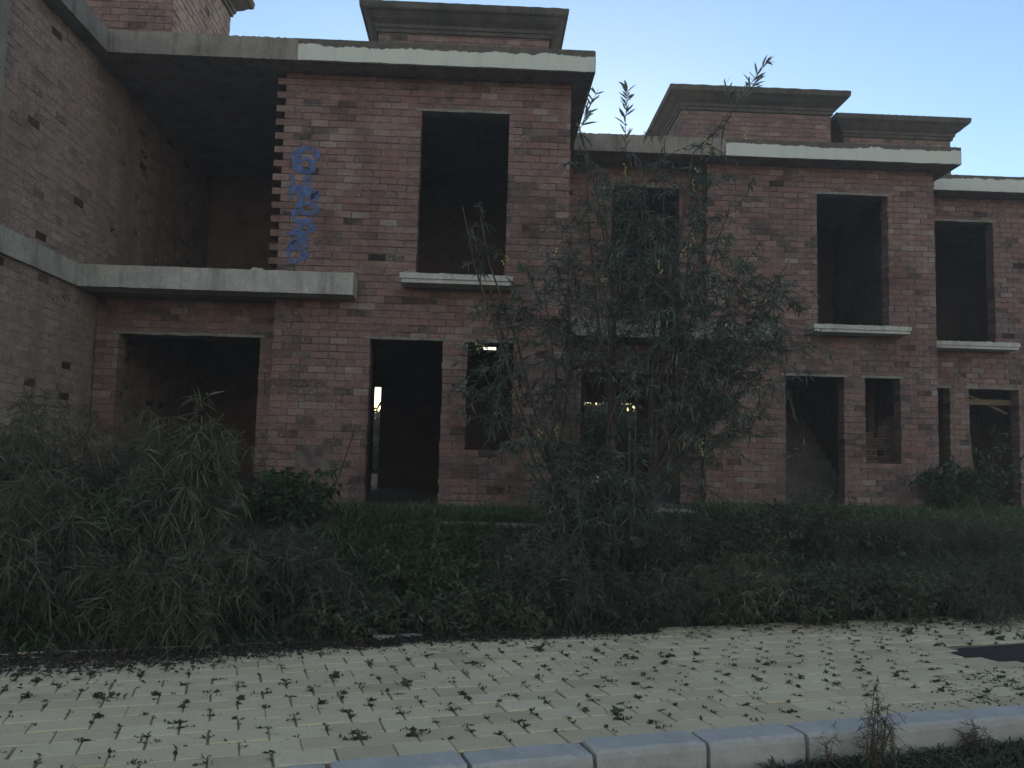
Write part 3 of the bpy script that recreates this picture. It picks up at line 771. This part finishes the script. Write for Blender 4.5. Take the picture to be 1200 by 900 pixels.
G1 = 'long leaved saplings at the left'
shrub('sapling', 'long leaved sapling with a drooping tuft in front of the dark garage opening', 'sapling', (-2.6,7.9), 2.2, .32, 11, 14, 20, .18, .012, M['reedy'], G1, .55, (-.12,0), .40, .62, .014, t0=.5, leaf_droop=.6)
shrub('sapling', 'broad tangle of long leaved shoots at the far left edge of the paving', 'sapling', (-3.6,7.2), 1.85, .85, 38, 13, 15, .17, .010, M['reedy'], G1, .7, (-.1,0), .5, .5, .011, leaf_droop=.4)
shrub('sapling', 'long leaved sapling leaning on the left side wall below the white scrawl', 'sapling', (-4.35,8.5), 2.15, .75, 30, 12, 15, .17, .010, M['reedy'], G1, .7, (0,0), .45, .45, .011, leaf_droop=.4)
shrub('sapling', 'low spreading shoots at the foot of the tufted sapling, nearest the paving', 'sapling', (-2.5,7.1), 1.05, .8, 34, 11, 15, .16, .010, M['reedy'], G1, .7, (.1,-.1), .45, .42, .009, leaf_droop=.4)
shrub('sapling', 'dark leaning sapling right of the tufted one, before the brick pier', 'sapling', (-1.75,7.7), 1.1, .65, 28, 11, 14, .15, .010, M['dry'], G1, .7, (.1,0), .42, .5, .009, leaf_droop=.4)
shrub('sapling', 'dense shadowed sapling behind the broad tangle, in front of the garage wall', 'sapling', (-3.6,9.4), 1.35, .75, 28, 12, 15, .17, .011, M['reedy'], G1, .7, (0,0), .45, .4, .010, leaf_droop=.4)
shrub('vine', 'thin bare climbing twig at the left jamb of the garage opening', 'vine', (-4.9,11.6), 2.35, .18, 3, 5, 5, .15, .012, M['reedy'], None, .6, (.1,0), .4, .7, .009, t0=.55)
shrub('bush', 'dark green leafy bush at the brick pier left of the first doorway', 'bush', (-2.15,10.0), .62, .62, 26, 9, 14, .075, .034, M['green'], 'green bushes by the house fronts', .3, (0,0), .25, .5, .008, .4, .3)
shrub('bush', 'round green bush against the third house below its narrow window', 'bush', (8.15,14.6), 1.1, .55, 26, 10, 15, .085, .036, M['green'], 'green bushes by the house fronts', .3, (0,0), .3, .5, .010, .4, .3)
shrub('sapling', 'small leafy sapling rising in front of the plank doorway', 'sapling', (8.9,14.7), 1.6, .38, 8, 8, 12, .09, .034, M['green'], None, .3, (.1,0), .35, .6, .012, .5, .3)
shrub('sapling', 'thin pale sapling inside the doorway of the second house', 'sapling', (5.55,14.55,.9), 2.35, .16, 3, 5, 6, .11, .014, M['reedy'], None, .5, (.05,0), .35, .85, .010, t0=.6)
D = 'dry scrub in front of the houses'
dry = [(-1.1,7.5,.42,.65,'low brown dead shrub at the paving edge below the first doorway'),
       (-.1,7.75,.5,.7,'low grey green scrub at the paving edge left of the acacia foot'),
       (.75,7.95,.72,.65,'grey twiggy scrub at the paving edge directly below the acacia'),
       (1.55,8.1,.62,.65,'grey twiggy scrub at the paving edge just right of the acacia'),
       (2.35,8.35,.7,.7,'dark twiggy scrub at the paving edge below the second garage opening'),
       (3.2,8.6,.72,.7,'dark rounded scrub at the paving edge below the second doorway'),
       (4.1,8.9,.68,.75,'brown stemmed scrub at the paving edge with a dark hollow under it'),
       (5.05,9.05,.6,.75,'grass like scrub at the paving edge behind the bare dark patch'),
       (6.0,9.3,.62,.8,'olive scrub at the paving edge by the right border of the view'),
       (1.9,9.7,.62,.7,'tall grey scrub behind the acacia in front of the concrete step'),
       (3.1,10.2,.7,.8,'grey blue scrub midway between paving and second house, left of its doorway'),
       (4.3,10.8,.68,.8,'greyish scrub midway between paving and second house, in line with its doorway'),
       (5.5,11.2,.6,.85,'scrub midway between paving and second house, in line with its small window'),
       (.7,9.3,.5,.7,'shadowed scrub on the slope at the foot of the acacia trunk'),
       (6.9,11.6,.6,.9,'greener scrub in front of the third house near the right border')]
kinds = [M['dry'], M['scrub_green'], M['dry'], M['reedy'], M['scrub_green']]
hs = [.7, .7, 1.35, .95, 1.25, .8, 1.1, .7, 1.3, 1.1, .9, 1.25, .8, 1.2, .8, 1., .9, 1.1]
for i, (x, y, H, r, lab) in enumerate(dry):
    y -= .085*max(0, x-1) if y < 9.6 else 0
    m = kinds[(i*3+1) % 5]; g = m is M['scrub_green']
    shrub('scrub', lab, 'shrub', (x, y), H*hs[i]*.92, r*(1.05 if i % 2 else .85), 46, 9, 12, .055 if g else .075, .019 if g else .010, m, D, .4, (.12*math.sin(i*2.1),0), .3, .42+.16*((i*7) % 5)/5, .006, .35, .3, .1)
SP = 'pale dead stalks standing in the scrub'
for i, (x, y, h, lab) in enumerate(((-.9,7.4,.75,'bent pale dead stalk over the paving edge left of the edging stone'), (1.1,8.0,.8,'pale dead stalks standing before the acacia foot'), (2.9,8.5,.95,'pale dead stalks over the scrub below the second doorway'), (4.4,8.9,.8,'thin brown stalks over the scrub near the bare dark patch'), (.25,8.6,.7,'thin pale stalks between the path and the paving edge'), (-2.2,6.9,.8,'dead stalks leaning out of the left tangle over the paving'))):
    shrub('dead_stalk', lab, 'dead stalks', (x, y), h, .35, 7, 4, 3, .06, .005, M['straw'], SP, .45, (0,0), .3, .5, .005, .4, .5)
shrub('bush', 'low dark green bush at the foot of the slope between marker and path', 'bush', (-.6,8.3), .5, .5, 22, 9, 13, .06, .026, M['green'], 'green bushes by the house fronts', .3, (0,0), .25, .6, .007, .4, .3)
shrub('bush', 'bright green weedy bush under the broad tangle at far left', 'bush', (-3.2,8.2), .95, .5, 22, 9, 13, .07, .028, M['green'], 'green bushes by the house fronts', .3, (0,0), .28, .75, .007, .4, .3)

def blades(name, label, cat, pts, h, w, mat, tone=.5, lean=.35, droop=.4):
    reseed(label)
    lv = Leaves(); n = len(pts); P = np.asarray(pts, float)
    Dv = np.stack([rng.normal(0, lean, n), rng.normal(0, lean, n), np.ones(n)], 1)
    lv.add(P, Dv, h*rng.uniform(.45, 1.25, n), w*rng.uniform(.6, 1.4, n), droop, tone+rng.normal(0, .18, n))
    return stuff(lv.build(name, mat, None), label, cat)
def scatter(n, x0, x1, y0, y1, cond=None, zf=None):
    x = rng.uniform(x0, x1, n); y = rng.uniform(y0, y1, n)
    if cond is not None: m = cond(x, y); x, y = x[m], y[m]
    z = ground_z(x, y) if zf is None else np.full(len(x), zf)
    return np.stack([x, y, z-.01], 1)
noise2 = lambda x, y: np.sin(x*2.3+y*1.1)+np.sin(y*3.1-x*1.7)+np.sin(x*5.1+2)*.5
houses = lambda x, y: ((x < 1.2) & (y > 11.75)) | ((x > 1.1) & (x < 8.2) & (y > 14.7)) | ((x >= 8.1) & (y > 16.05)) | (x < -5.45)
blades('grass', 'tangled dark grass covering the slope between paving and houses', 'grass', scatter(60000, -6, 12, 6, 16, lambda x, y: (to_v(x,y) > 2.95) & ~houses(x, y)), .25, .016, M['green'], .5, .5, .6)
blades('grass', 'tall green grass on the open slope below the grass covered path', 'grass', scatter(16000, -1.6, 1.3, 8.0, 10.3), .32, .016, M['green'], .55, .45, .6)
blades('grass', 'dry brown grass mixed through the slope before the houses', 'grass', scatter(24000, -6, 12, 6, 14.5, lambda x, y: (to_v(x,y) > 2.9) & (to_v(x,y) < 6.5) & ~houses(x, y)), .30, .009, M['dry'], .6, .6, .7)
blades('grass', 'bright green grass mat on the concrete path before the first doorway', 'grass', scatter(14000, -1.72, 1.1, 10.40, 11.6, None, .885), .24, .014, M['green'], .8, .35, .4)
blades('grass', 'green grass strip at the foot of the second and third house fronts', 'grass', scatter(22000, 3.6, 11.5, 12.0, 15.9, lambda x, y: ~houses(x, y) & (to_v(x,y) > 6.0)), .34, .016, M['green'], .85, .4, .5)
blades('grass', 'dark grass growing in the gutter below the kerb at bottom right', 'grass', scatter(26000, 1.5, 5.5, 3.9, 5.8, lambda x, y: (to_v(x,y) < -.012) & (to_v(x,y) > -.75) & (x > 1.80+.10*noise2(x*2, y*2)), 0.), .13, .011, M['weed'], .4, .6, .6)
blades('grass', 'low grass creeping over the pavers at right beside the bare patch', 'grass', scatter(30000, 2.3, 6.0, 5.1, 7.6, lambda x, y: (to_v(x,y) > .2) & (to_v(x,y) < .30+.62*(x-2.6)) & (to_v(x,y) < 1.05) & (noise2(x*3.6, y*6) > .5-1.6*(x-2.7)) , .148), .06, .012, M['weed'], .45, .9, .8)
blades('grass', 'fringe of dark weeds along the back edge of the paving', 'grass', scatter(30000, -5, 7.5, 5.5, 10, lambda x, y: (to_v(x,y) > 2.62-.2*rng.random(len(x))+.08*noise2(x*3,y)-.075*np.clip(x-1, 0, 6)) & (to_v(x,y) < 3.2), .145), .085, .013, M['weed'], .25, .8, .8)

# litter of dead leaves and twigs at the left rear of the paving
def litter():
    n = 15000; u = rng.uniform(-5.5, 2.5, n); v = 2.95-np.abs(rng.normal(0, .10, n))-np.where(u < .2, np.abs(rng.normal(0, .30, n))*np.clip((.2-u)/2, .3, 1), 0)
    m = (v > 1.3); u, v = u[m], v[m]
    P = np.array([uv(a, b, .158) for a, b in zip(u, v)]); n = len(P)
    lv = Leaves(); D = np.stack([rng.normal(0,1,n), rng.normal(0,1,n), np.abs(rng.normal(0,.25,n))], 1)
    lv.add(P, D, rng.uniform(.015, .06, n), rng.uniform(.006, .018, n), .0, rng.uniform(0, .7, n))
    stuff(lv.build('leaf_litter', M['litter'], None), 'dark dead leaves and twigs strewn over the rear of the paving', 'leaf litter')
litter()
# blades standing in the joints
def joint_grass():
    J = [j for j in joints if -4.5 < j[0] < 7 and .3 < j[1] < 2.9]
    P = []
    for (u, v) in J:
        if rng.random() < .6:
            for _ in range(int(rng.integers(1, 10))):
                P.append(uv(u+rng.normal(0, .045), v+rng.normal(0, .006), .138))
    blades('grass', 'thin grass blades in the joints of the cream paving', 'grass', np.array(P), .036, .008, M['weed'], .5, .8, .6)
joint_grass()
def weeds():
    protos = []
    for k in range(7):
        lv = Leaves(); n = [14,22,32,18,40,12,26][k]
        an = rng.uniform(0, 2*math.pi, n)
        P = np.stack([rng.normal(0, .012, n), rng.normal(0, .008, n), np.zeros(n)], 1)
        if k in (2, 4): P[:,0] = rng.normal(0, .04, n)
        D = np.stack([np.cos(an)*.7, np.sin(an)*.7, rng.uniform(.5, 2.2, n)], 1); P[:,2] = rng.uniform(0, .028, n)
        lv.add(P, D, rng.uniform(.018, .042, n), rng.uniform(.012, .022, n), .35, rng.normal(.42, .2, n))
        m = max(3, n//3); D2 = np.stack([rng.normal(0,.35,m), rng.normal(0,.35,m), np.ones(m)], 1)
        lv.add(np.zeros((m,3))+rng.normal(0,.01,(m,3))*[1,1,0], D2, rng.uniform(.04,.08,m), .006, .3, rng.normal(.6,.2,m))
        o = lv.build('weed', M['weed'], None); protos.append(o)
    J = [j for j in joints if -4.2 < j[0] < 6.4 and .33 < j[1] < 2.85]
    idx = rng.permutation(len(J)); used = []; first = set()
    for i in idx:
        u, v = J[i]
        x, y, _ = uv(u, v)
        if abs(x) > (y+.5)*.68: continue
        if len(used) >= 285: break
        if rng.random() > .55+.35*math.sin(u*1.7+v*2.3)+.25*math.sin(v*4.1-u*2.9): continue
        if min([abs(u-a)+abs(v-b) for a, b in used] or [9]) < .09: continue
        used.append((u, v)); k = int(rng.integers(0, 7))
        if k not in first: first.add(k); o = protos[k]
        else: o = protos[k].copy(); COL.objects.link(o)
        s = float(rng.choice([.42,.55,.7,.9,1.3], p=[.26,.32,.24,.13,.05])); o.scale = (s,s,s*.9)
        o.rotation_euler = (0,0,A+rng.choice([0, math.pi])+rng.normal(0,.25)); o.location = uv(u+rng.normal(0,.02), v, .142)
        tag(o, 'small green weed tuft rooted in a joint of the cream paving', 'weed', 'weeds in the paving joints')
weeds()
def small_weeds():
    reseed('small weeds'); J = [j for j in joints if -4.5 < j[0] < 7 and .3 < j[1] < 2.9 and rng.random() < .62+.3*math.sin(j[0]*2.1-j[1]*3.3)]
    lv = Leaves()
    for u, v in J:
        n = int(rng.integers(3, 12)); an = rng.uniform(0, 2*math.pi, n); st = rng.normal(0, rng.choice([.008,.03]), n)
        P = np.array([uv(u+q, v+rng.normal(0, .006), .143+rng.uniform(0, .012)) for q in st])
        D = np.stack([np.cos(an)*.7, np.sin(an)*.7, rng.uniform(.4, 2, n)], 1)
        lv.add(P, D, rng.uniform(.012, .034, n), rng.uniform(.007, .016, n), .35, rng.normal(.42, .2, n))
    stuff(lv.build('ground_weeds', M['weed'], None), 'tiny weeds sprouting all along the joints of the cream paving', 'ground weeds')
small_weeds()
shrub('dry_weed', 'clump of dry brown weed stalks standing against the kerb at bottom right', 'weed', (2.2,4.74,0.0), .48, .09, 13, 5, 6, .07, .005, M['straw'], None, .4, (0,0), .14, .5, .005, .3, .4)
shrub('dry_weed', 'single thin dry weed left of the brown clump at the kerb', 'weed', (1.93,4.70,0.0), .24, .05, 4, 3, 4, .06, .005, M['straw'], None, .4, (0,0), .1, .4, .004, .3, .4)
shrub('dry_weed', 'short dry weed growing out of the rightmost visible kerb joint', 'weed', (2.92,5.02,0.0), .18, .09, 9, 4, 5, .06, .006, M['straw'], None, .5, (0,0), .1, .45, .004, .3, .4)

# ------------------------------------------------------------------ small things about the plot
def solo(mb, name, mat, label, cat, base, group=None):
    o = mb.build(name, mat); import mathutils
    o.data.transform(mathutils.Matrix.Translation([-c for c in base])); o.location = base
    return tag(o, label, cat, group)
mb = MB(); z = float(ground_z(np.array(-1.63), np.array(8.6)))
mb.box(-1.70,-1.56,8.55,8.68,z-.1,z+.27)
solo(mb, 'concrete_marker', M['concrete'], 'short pale concrete marker half hidden in the scrub left of the first doorway', 'marker', (-1.63,8.61,z))
mb = MB(); mb.box(2.05,3.45,13.2,14.3,.55,.93); mb.box(2.15,3.4,12.85,13.195,.5,.86)
solo(mb, 'concrete_step', M['balcony'], 'low concrete step in front of the second garage opening', 'step', (2.75,13.6,.6))
mb = MB(); mb.tube([(2.83,16.2,FL),(2.83,16.2,2.5)], .022, 8); mb.box(2.76,2.90,16.13,16.27,FL,FL+.012); mb.box(2.76,2.90,16.13,16.27,2.5,2.515)
solo(mb, 'steel_prop', M['steel'], 'thin steel prop standing inside the second garage opening', 'prop', (2.83,16.2,FL))
mb = MB(); mb.tube([(-1.95,10.9,.86),(-1.80,11.1,1.4),(-1.66,11.3,1.98)], [.013,.011,.007], 6)
solo(mb, 'stick', M['bark'], 'dark stick leaning at the left of the first doorway', 'stick', (-1.95,10.9,.86))
mb = MB(); mb.box(9.35,10.42,16.36,16.40,2.98,3.09)
solo(mb, 'wooden_plank', M['wood'], 'horizontal orange brown plank across the top of the right hand doorway', 'plank', (9.88,16.38,2.98))
mb = MB(); mb.hexa([(9.42,16.42,3.22),(9.46,16.42,3.25),(9.46,16.45,3.25),(9.42,16.45,3.22),(10.34,16.42,2.80),(10.36,16.42,2.84),(10.36,16.45,2.84),(10.34,16.45,2.80)])
solo(mb, 'wooden_plank', M['wood'], 'thin batten slanting behind the plank in the right hand doorway', 'plank', (9.9,16.43,2.8))
mb = MB(); mb.hexa([(9.75,16.9,FL),(10.0,16.9,FL),(10.0,16.95,FL),(9.75,16.95,FL),(9.9,17.4,2.7),(10.15,17.4,2.7),(10.15,17.45,2.7),(9.9,17.45,2.7)])
solo(mb, 'door_board', M['inner_concrete'], 'dull board leaning inside the right hand doorway', 'board', (9.9,16.9,FL))
# hollow bricks stacked inside the small window of the second house
def hollow_brick():
    mb = MB(); w, d, h = .105, .24, .105
    mb.box(-w/2, w/2, 0, d, 0, .014, 0, .5); mb.box(-w/2, w/2, 0, d, h-.014, h, 0, .5)
    mb.box(-w/2, -w/2+.013, 0, d, .0142, h-.0142, 0, .5); mb.box(w/2-.013, w/2, 0, d, .0142, h-.0142, 0, .5)
    mb.box(-.005, .005, 0, d, .0142, h-.0142, 0, .5); mb.box(-w/2+.0133, -.0053, 0, d, h/2-.005, h/2+.005, 0, .5); mb.box(.0053, w/2-.0133, 0, d, h/2-.005, h/2+.005, 0, .5)
    return mb.build('stacked_brick', M['stack'])
hb = hollow_brick(); n = 0
tops = [3, 5, 4, 6, 7, 8, 5]
for c in range(7):
    for lay in range(tops[c]+8):
        x = 6.98+c*.122
        if rng.random() < .06 and lay > 6: continue
        o = hb if n == 0 else hb.copy()
        if n: COL.objects.link(o)
        o.location = (x+rng.normal(0,.005), 15.42+rng.normal(0,.022), FL+.003+lay*.1065+.0); o.rotation_euler = (0,0,rng.normal(0,.05)); n += 1
        tag(o, 'hollow clay brick in the stack behind the small ground floor window', 'brick', 'hollow bricks stacked inside the window')
for i, (x, y, s, lab) in enumerate(((-3.12,11.55,.8,'broken brick lump lying on the balcony slab at the toothed wall edge'), (-3.32,11.6,.5,'smaller brick crumb on the balcony slab left of the broken lump'))):
    mb = MB(); mb.hexa([(x-.11*s,y,4.115),(x+.12*s,y+.02,4.115),(x+.11*s,y+.12,4.115),(x-.1*s,y+.11,4.115),(x-.07*s,y+.02,4.115+.07*s),(x+.09*s,y+.03,4.115+.05*s),(x+.08*s,y+.1,4.115+.075*s),(x-.09*s,y+.1,4.115+.09*s)])
    solo(mb, 'broken_brick', M['balcony'], lab, 'broken brick', (x,y,4.11))
mb = MB(); a = uv(-.9,2.93); b = uv(-.3,2.93)
mb.hexa([uv(.02,3.00,.10),uv(.42,3.00,.10),uv(.42,3.08,.10),uv(.02,3.08,.10),uv(.02,3.00,.165),uv(.42,3.00,.165),uv(.42,3.08,.165),uv(.02,3.08,.165)])
solo(mb, 'edging_stone', M['balcony'], 'low pale edging stone at the back of the paving below the first doorway', 'edging stone', uv(.2,3.04,.1))

# ------------------------------------------------------------------ beyond the houses
def far_tree(x, y, H, W, label, dens=1.):
    o = thing('tree', label, 'tree', (x, y, .6), 'trees beyond the houses')
    tr, lv = MB(), Leaves()
    t = curve((x,y,.5), (rng.normal(0,.06),0,1), H*.55, 0, 5, .04); tr.tube(t, np.linspace(.17, .08, 5)*H/6, 7)
    for i in range(int(26*dens)):
        an = rng.uniform(0, 2*math.pi); q = math.sqrt(rng.random())*W; hz = H*rng.uniform(.38, 1)*(1-.25*(q/W)**2)
        c = np.array((x+math.cos(an)*q, y+math.sin(an)*q, .6+hz)); p0, _ = along(t, np.array([rng.uniform(.45, 1)]))
        limb = np.array([p0[0], (p0[0]+c)/2+rng.normal(0,.15,3), c]); tr.tube(limb, [.05*H/6,.03*H/6,.012], 4, cap=False)
        n = 110; r = W*.30; P = c+rng.normal(0, r*.5, (n,3))*[1,1,.7]
        lv.add(P, rng.normal(0,1,(n,3)), rng.uniform(.18,.4,n), rng.uniform(.07,.13,n), .4, float(rng.normal(.5,.15))+rng.normal(0,.15,n))
    tr.build('trunk', M['bark'], o); lv.build('crown', M['far_leaf'], o)
far_tree(-3.9, 31, 3.1, 2.0, 'low bushy tree seen through the first doorway and the back of the house', 2.4)
far_tree(-2.4, 48, 4.4, 2.4, 'tree beyond the first house, right of the one framed by its back door')
far_tree(3.7, 29, 3.1, 1.0, 'slim tree seen through the second garage opening, left of the steel prop', 2.2)
far_tree(5.0, 30, 2.9, 1.3, 'tree seen through the second garage opening behind the steel prop', 2.4)
shrub('bush', 'dark bush beyond the second garage opening, at the foot of the trees', 'bush', (4.1,26.5), 3.45, 1.6, 80, 11, 14, .16, .08, M['green'], 'bushes beyond the houses', .3, (0,0), .5, .4, .012, .4, .3)
shrub('bush', 'dark bush beyond the first house back door, behind the white garden wall', 'bush', (-3.6,27.5), 1.8, 1.2, 36, 10, 14, .16, .07, M['far_leaf'], 'bushes beyond the houses', .3, (0,0), .5, .4, .012, .4, .3)
far_tree(-9.5, 50, 4.6, 3.0, 'tree beyond the houses, furthest left of the row')
far_tree(12, 55, 5.0, 3.0, 'tree beyond the houses, furthest right of the row')
mb = MB(); mb.box(-4.6,-2.2,24.5,24.75,.4,1.12); mb.box(-4.65,-2.15,24.46,24.79,1.122,1.17)
solo(mb, 'garden_wall', M['sill'], 'low white garden wall seen through the first house back door', 'wall', (-3.4,24.6,.5))
mb = MB(); mb.tube([(-3.78,30,.5),(-3.78,30,2.0)], .03, 6); mb.tube([(-4.05,30,1.15),(-3.78,30,1.5),(-3.5,30,1.15),(-4.05,30,1.15)], .025, 5)
solo(mb, 'metal_post', M['steel'], 'thin pale post with a triangular brace, tiny through the first house back door', 'post', (-3.78,30,.5))

# ------------------------------------------------------------------ added air volume that lifts the darks like lens glare
hm = bpy.data.materials.new('glare_veil'); hm.use_nodes = True; hn = hm.node_tree; hn.nodes.clear()
ho = hn.nodes.new('ShaderNodeOutputMaterial'); hv = hn.nodes.new('ShaderNodeVolumePrincipled')
hv.inputs['Color'].default_value = (1,.90,.85,1); hv.inputs['Density'].default_value = .005; hv.inputs['Anisotropy'].default_value = .35
hn.links.new(hv.outputs[0], ho.inputs['Volume'])
mb = MB(); mb.box(-950, 950, -250, 950, -1.2, 11.0); hz = mb.build('glare_veil', hm)
stuff(hz, 'thin pale veil added over the whole scene to imitate lens glare', 'glare_veil')

# ------------------------------------------------------------------ sky, sun, camera
SUN_AZ, SUN_EL = 3.0, 5.5
w = bpy.data.worlds.new('World'); scene.world = w; w.use_nodes = True
nt = w.node_tree; nt.nodes.clear()
sky = nt.nodes.new('ShaderNodeTexSky'); sky.sky_type = 'NISHITA'; sky.sun_disc = False
sky.sun_elevation = R(SUN_EL); sky.sun_rotation = R(SUN_AZ)
sky.air_density = 1.0; sky.dust_density = .34; sky.ozone_density = 1.55
bg = nt.nodes.new('ShaderNodeBackground'); bg.inputs["Strength"].default_value = .15
out = nt.nodes.new('ShaderNodeOutputWorld')
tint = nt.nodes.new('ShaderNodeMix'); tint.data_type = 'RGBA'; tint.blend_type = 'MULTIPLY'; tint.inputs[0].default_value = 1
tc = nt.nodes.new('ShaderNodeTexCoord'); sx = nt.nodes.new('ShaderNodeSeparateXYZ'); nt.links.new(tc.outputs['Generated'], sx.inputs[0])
dir_tint = nt.nodes.new('ShaderNodeValToRGB'); mr = nt.nodes.new('ShaderNodeMapRange'); mr.inputs[1].default_value = -1; mr.inputs[2].default_value = 1  # tint by direction, its warm half behind the camera added to warm the ground light
nt.links.new(sx.outputs[1], mr.inputs[0]); nt.links.new(mr.outputs[0], dir_tint.inputs[0])
e = dir_tint.color_ramp.elements; e[0].position = .42; e[0].color = (1.0,.765,.66,1); e[1].position = .86; e[1].color = (.565,.64,.755,1)
nt.links.new(dir_tint.outputs[0], tint.inputs[7])
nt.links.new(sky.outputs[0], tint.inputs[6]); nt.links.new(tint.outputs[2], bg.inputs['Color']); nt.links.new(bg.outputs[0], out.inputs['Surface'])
sun = bpy.data.lights.new('sun', 'SUN'); sun.energy = .6; sun.angle = R(.5); sun.color = (1,.78,.55)
so = bpy.data.objects.new('sun', sun); COL.objects.link(so)
so.rotation_euler = (R(90-SUN_EL), 0, R(180-SUN_AZ)); so.location = (5, 40, 20)

import mathutils
yaw, pitch, roll = R(2.0), R(5.3), R(1.5)
fw = mathutils.Vector((math.sin(yaw)*math.cos(pitch), math.cos(yaw)*math.cos(pitch), math.sin(pitch)))
r0 = mathutils.Vector((math.cos(yaw), -math.sin(yaw), 0)); u0 = r0.cross(fw)
rr = r0*math.cos(roll)+u0*math.sin(roll); uu = -r0*math.sin(roll)+u0*math.cos(roll)
cam = bpy.data.cameras.new('camera'); co = bpy.data.objects.new('camera', cam); COL.objects.link(co)
co.matrix_world = mathutils.Matrix(((rr.x,uu.x,-fw.x,0),(rr.y,uu.y,-fw.y,0),(rr.z,uu.z,-fw.z,1.6),(0,0,0,1)))
cam.sensor_fit = 'HORIZONTAL'; cam.sensor_width = 36; cam.lens = 36*1000/1200
cam.clip_start = .1; cam.clip_end = 5000
scene.camera = co
vs = scene.view_settings; vs.view_transform = 'Standard'; vs.look = 'None'; vs.gamma = 1; vs.exposure = 1.9; vs.use_curve_mapping = False
scene.render.engine = 'CYCLES'
scene.cycles.use_denoising = True
scene.cycles.max_bounces = 8; scene.cycles.diffuse_bounces = 6; scene.cycles.transparent_max_bounces = 12
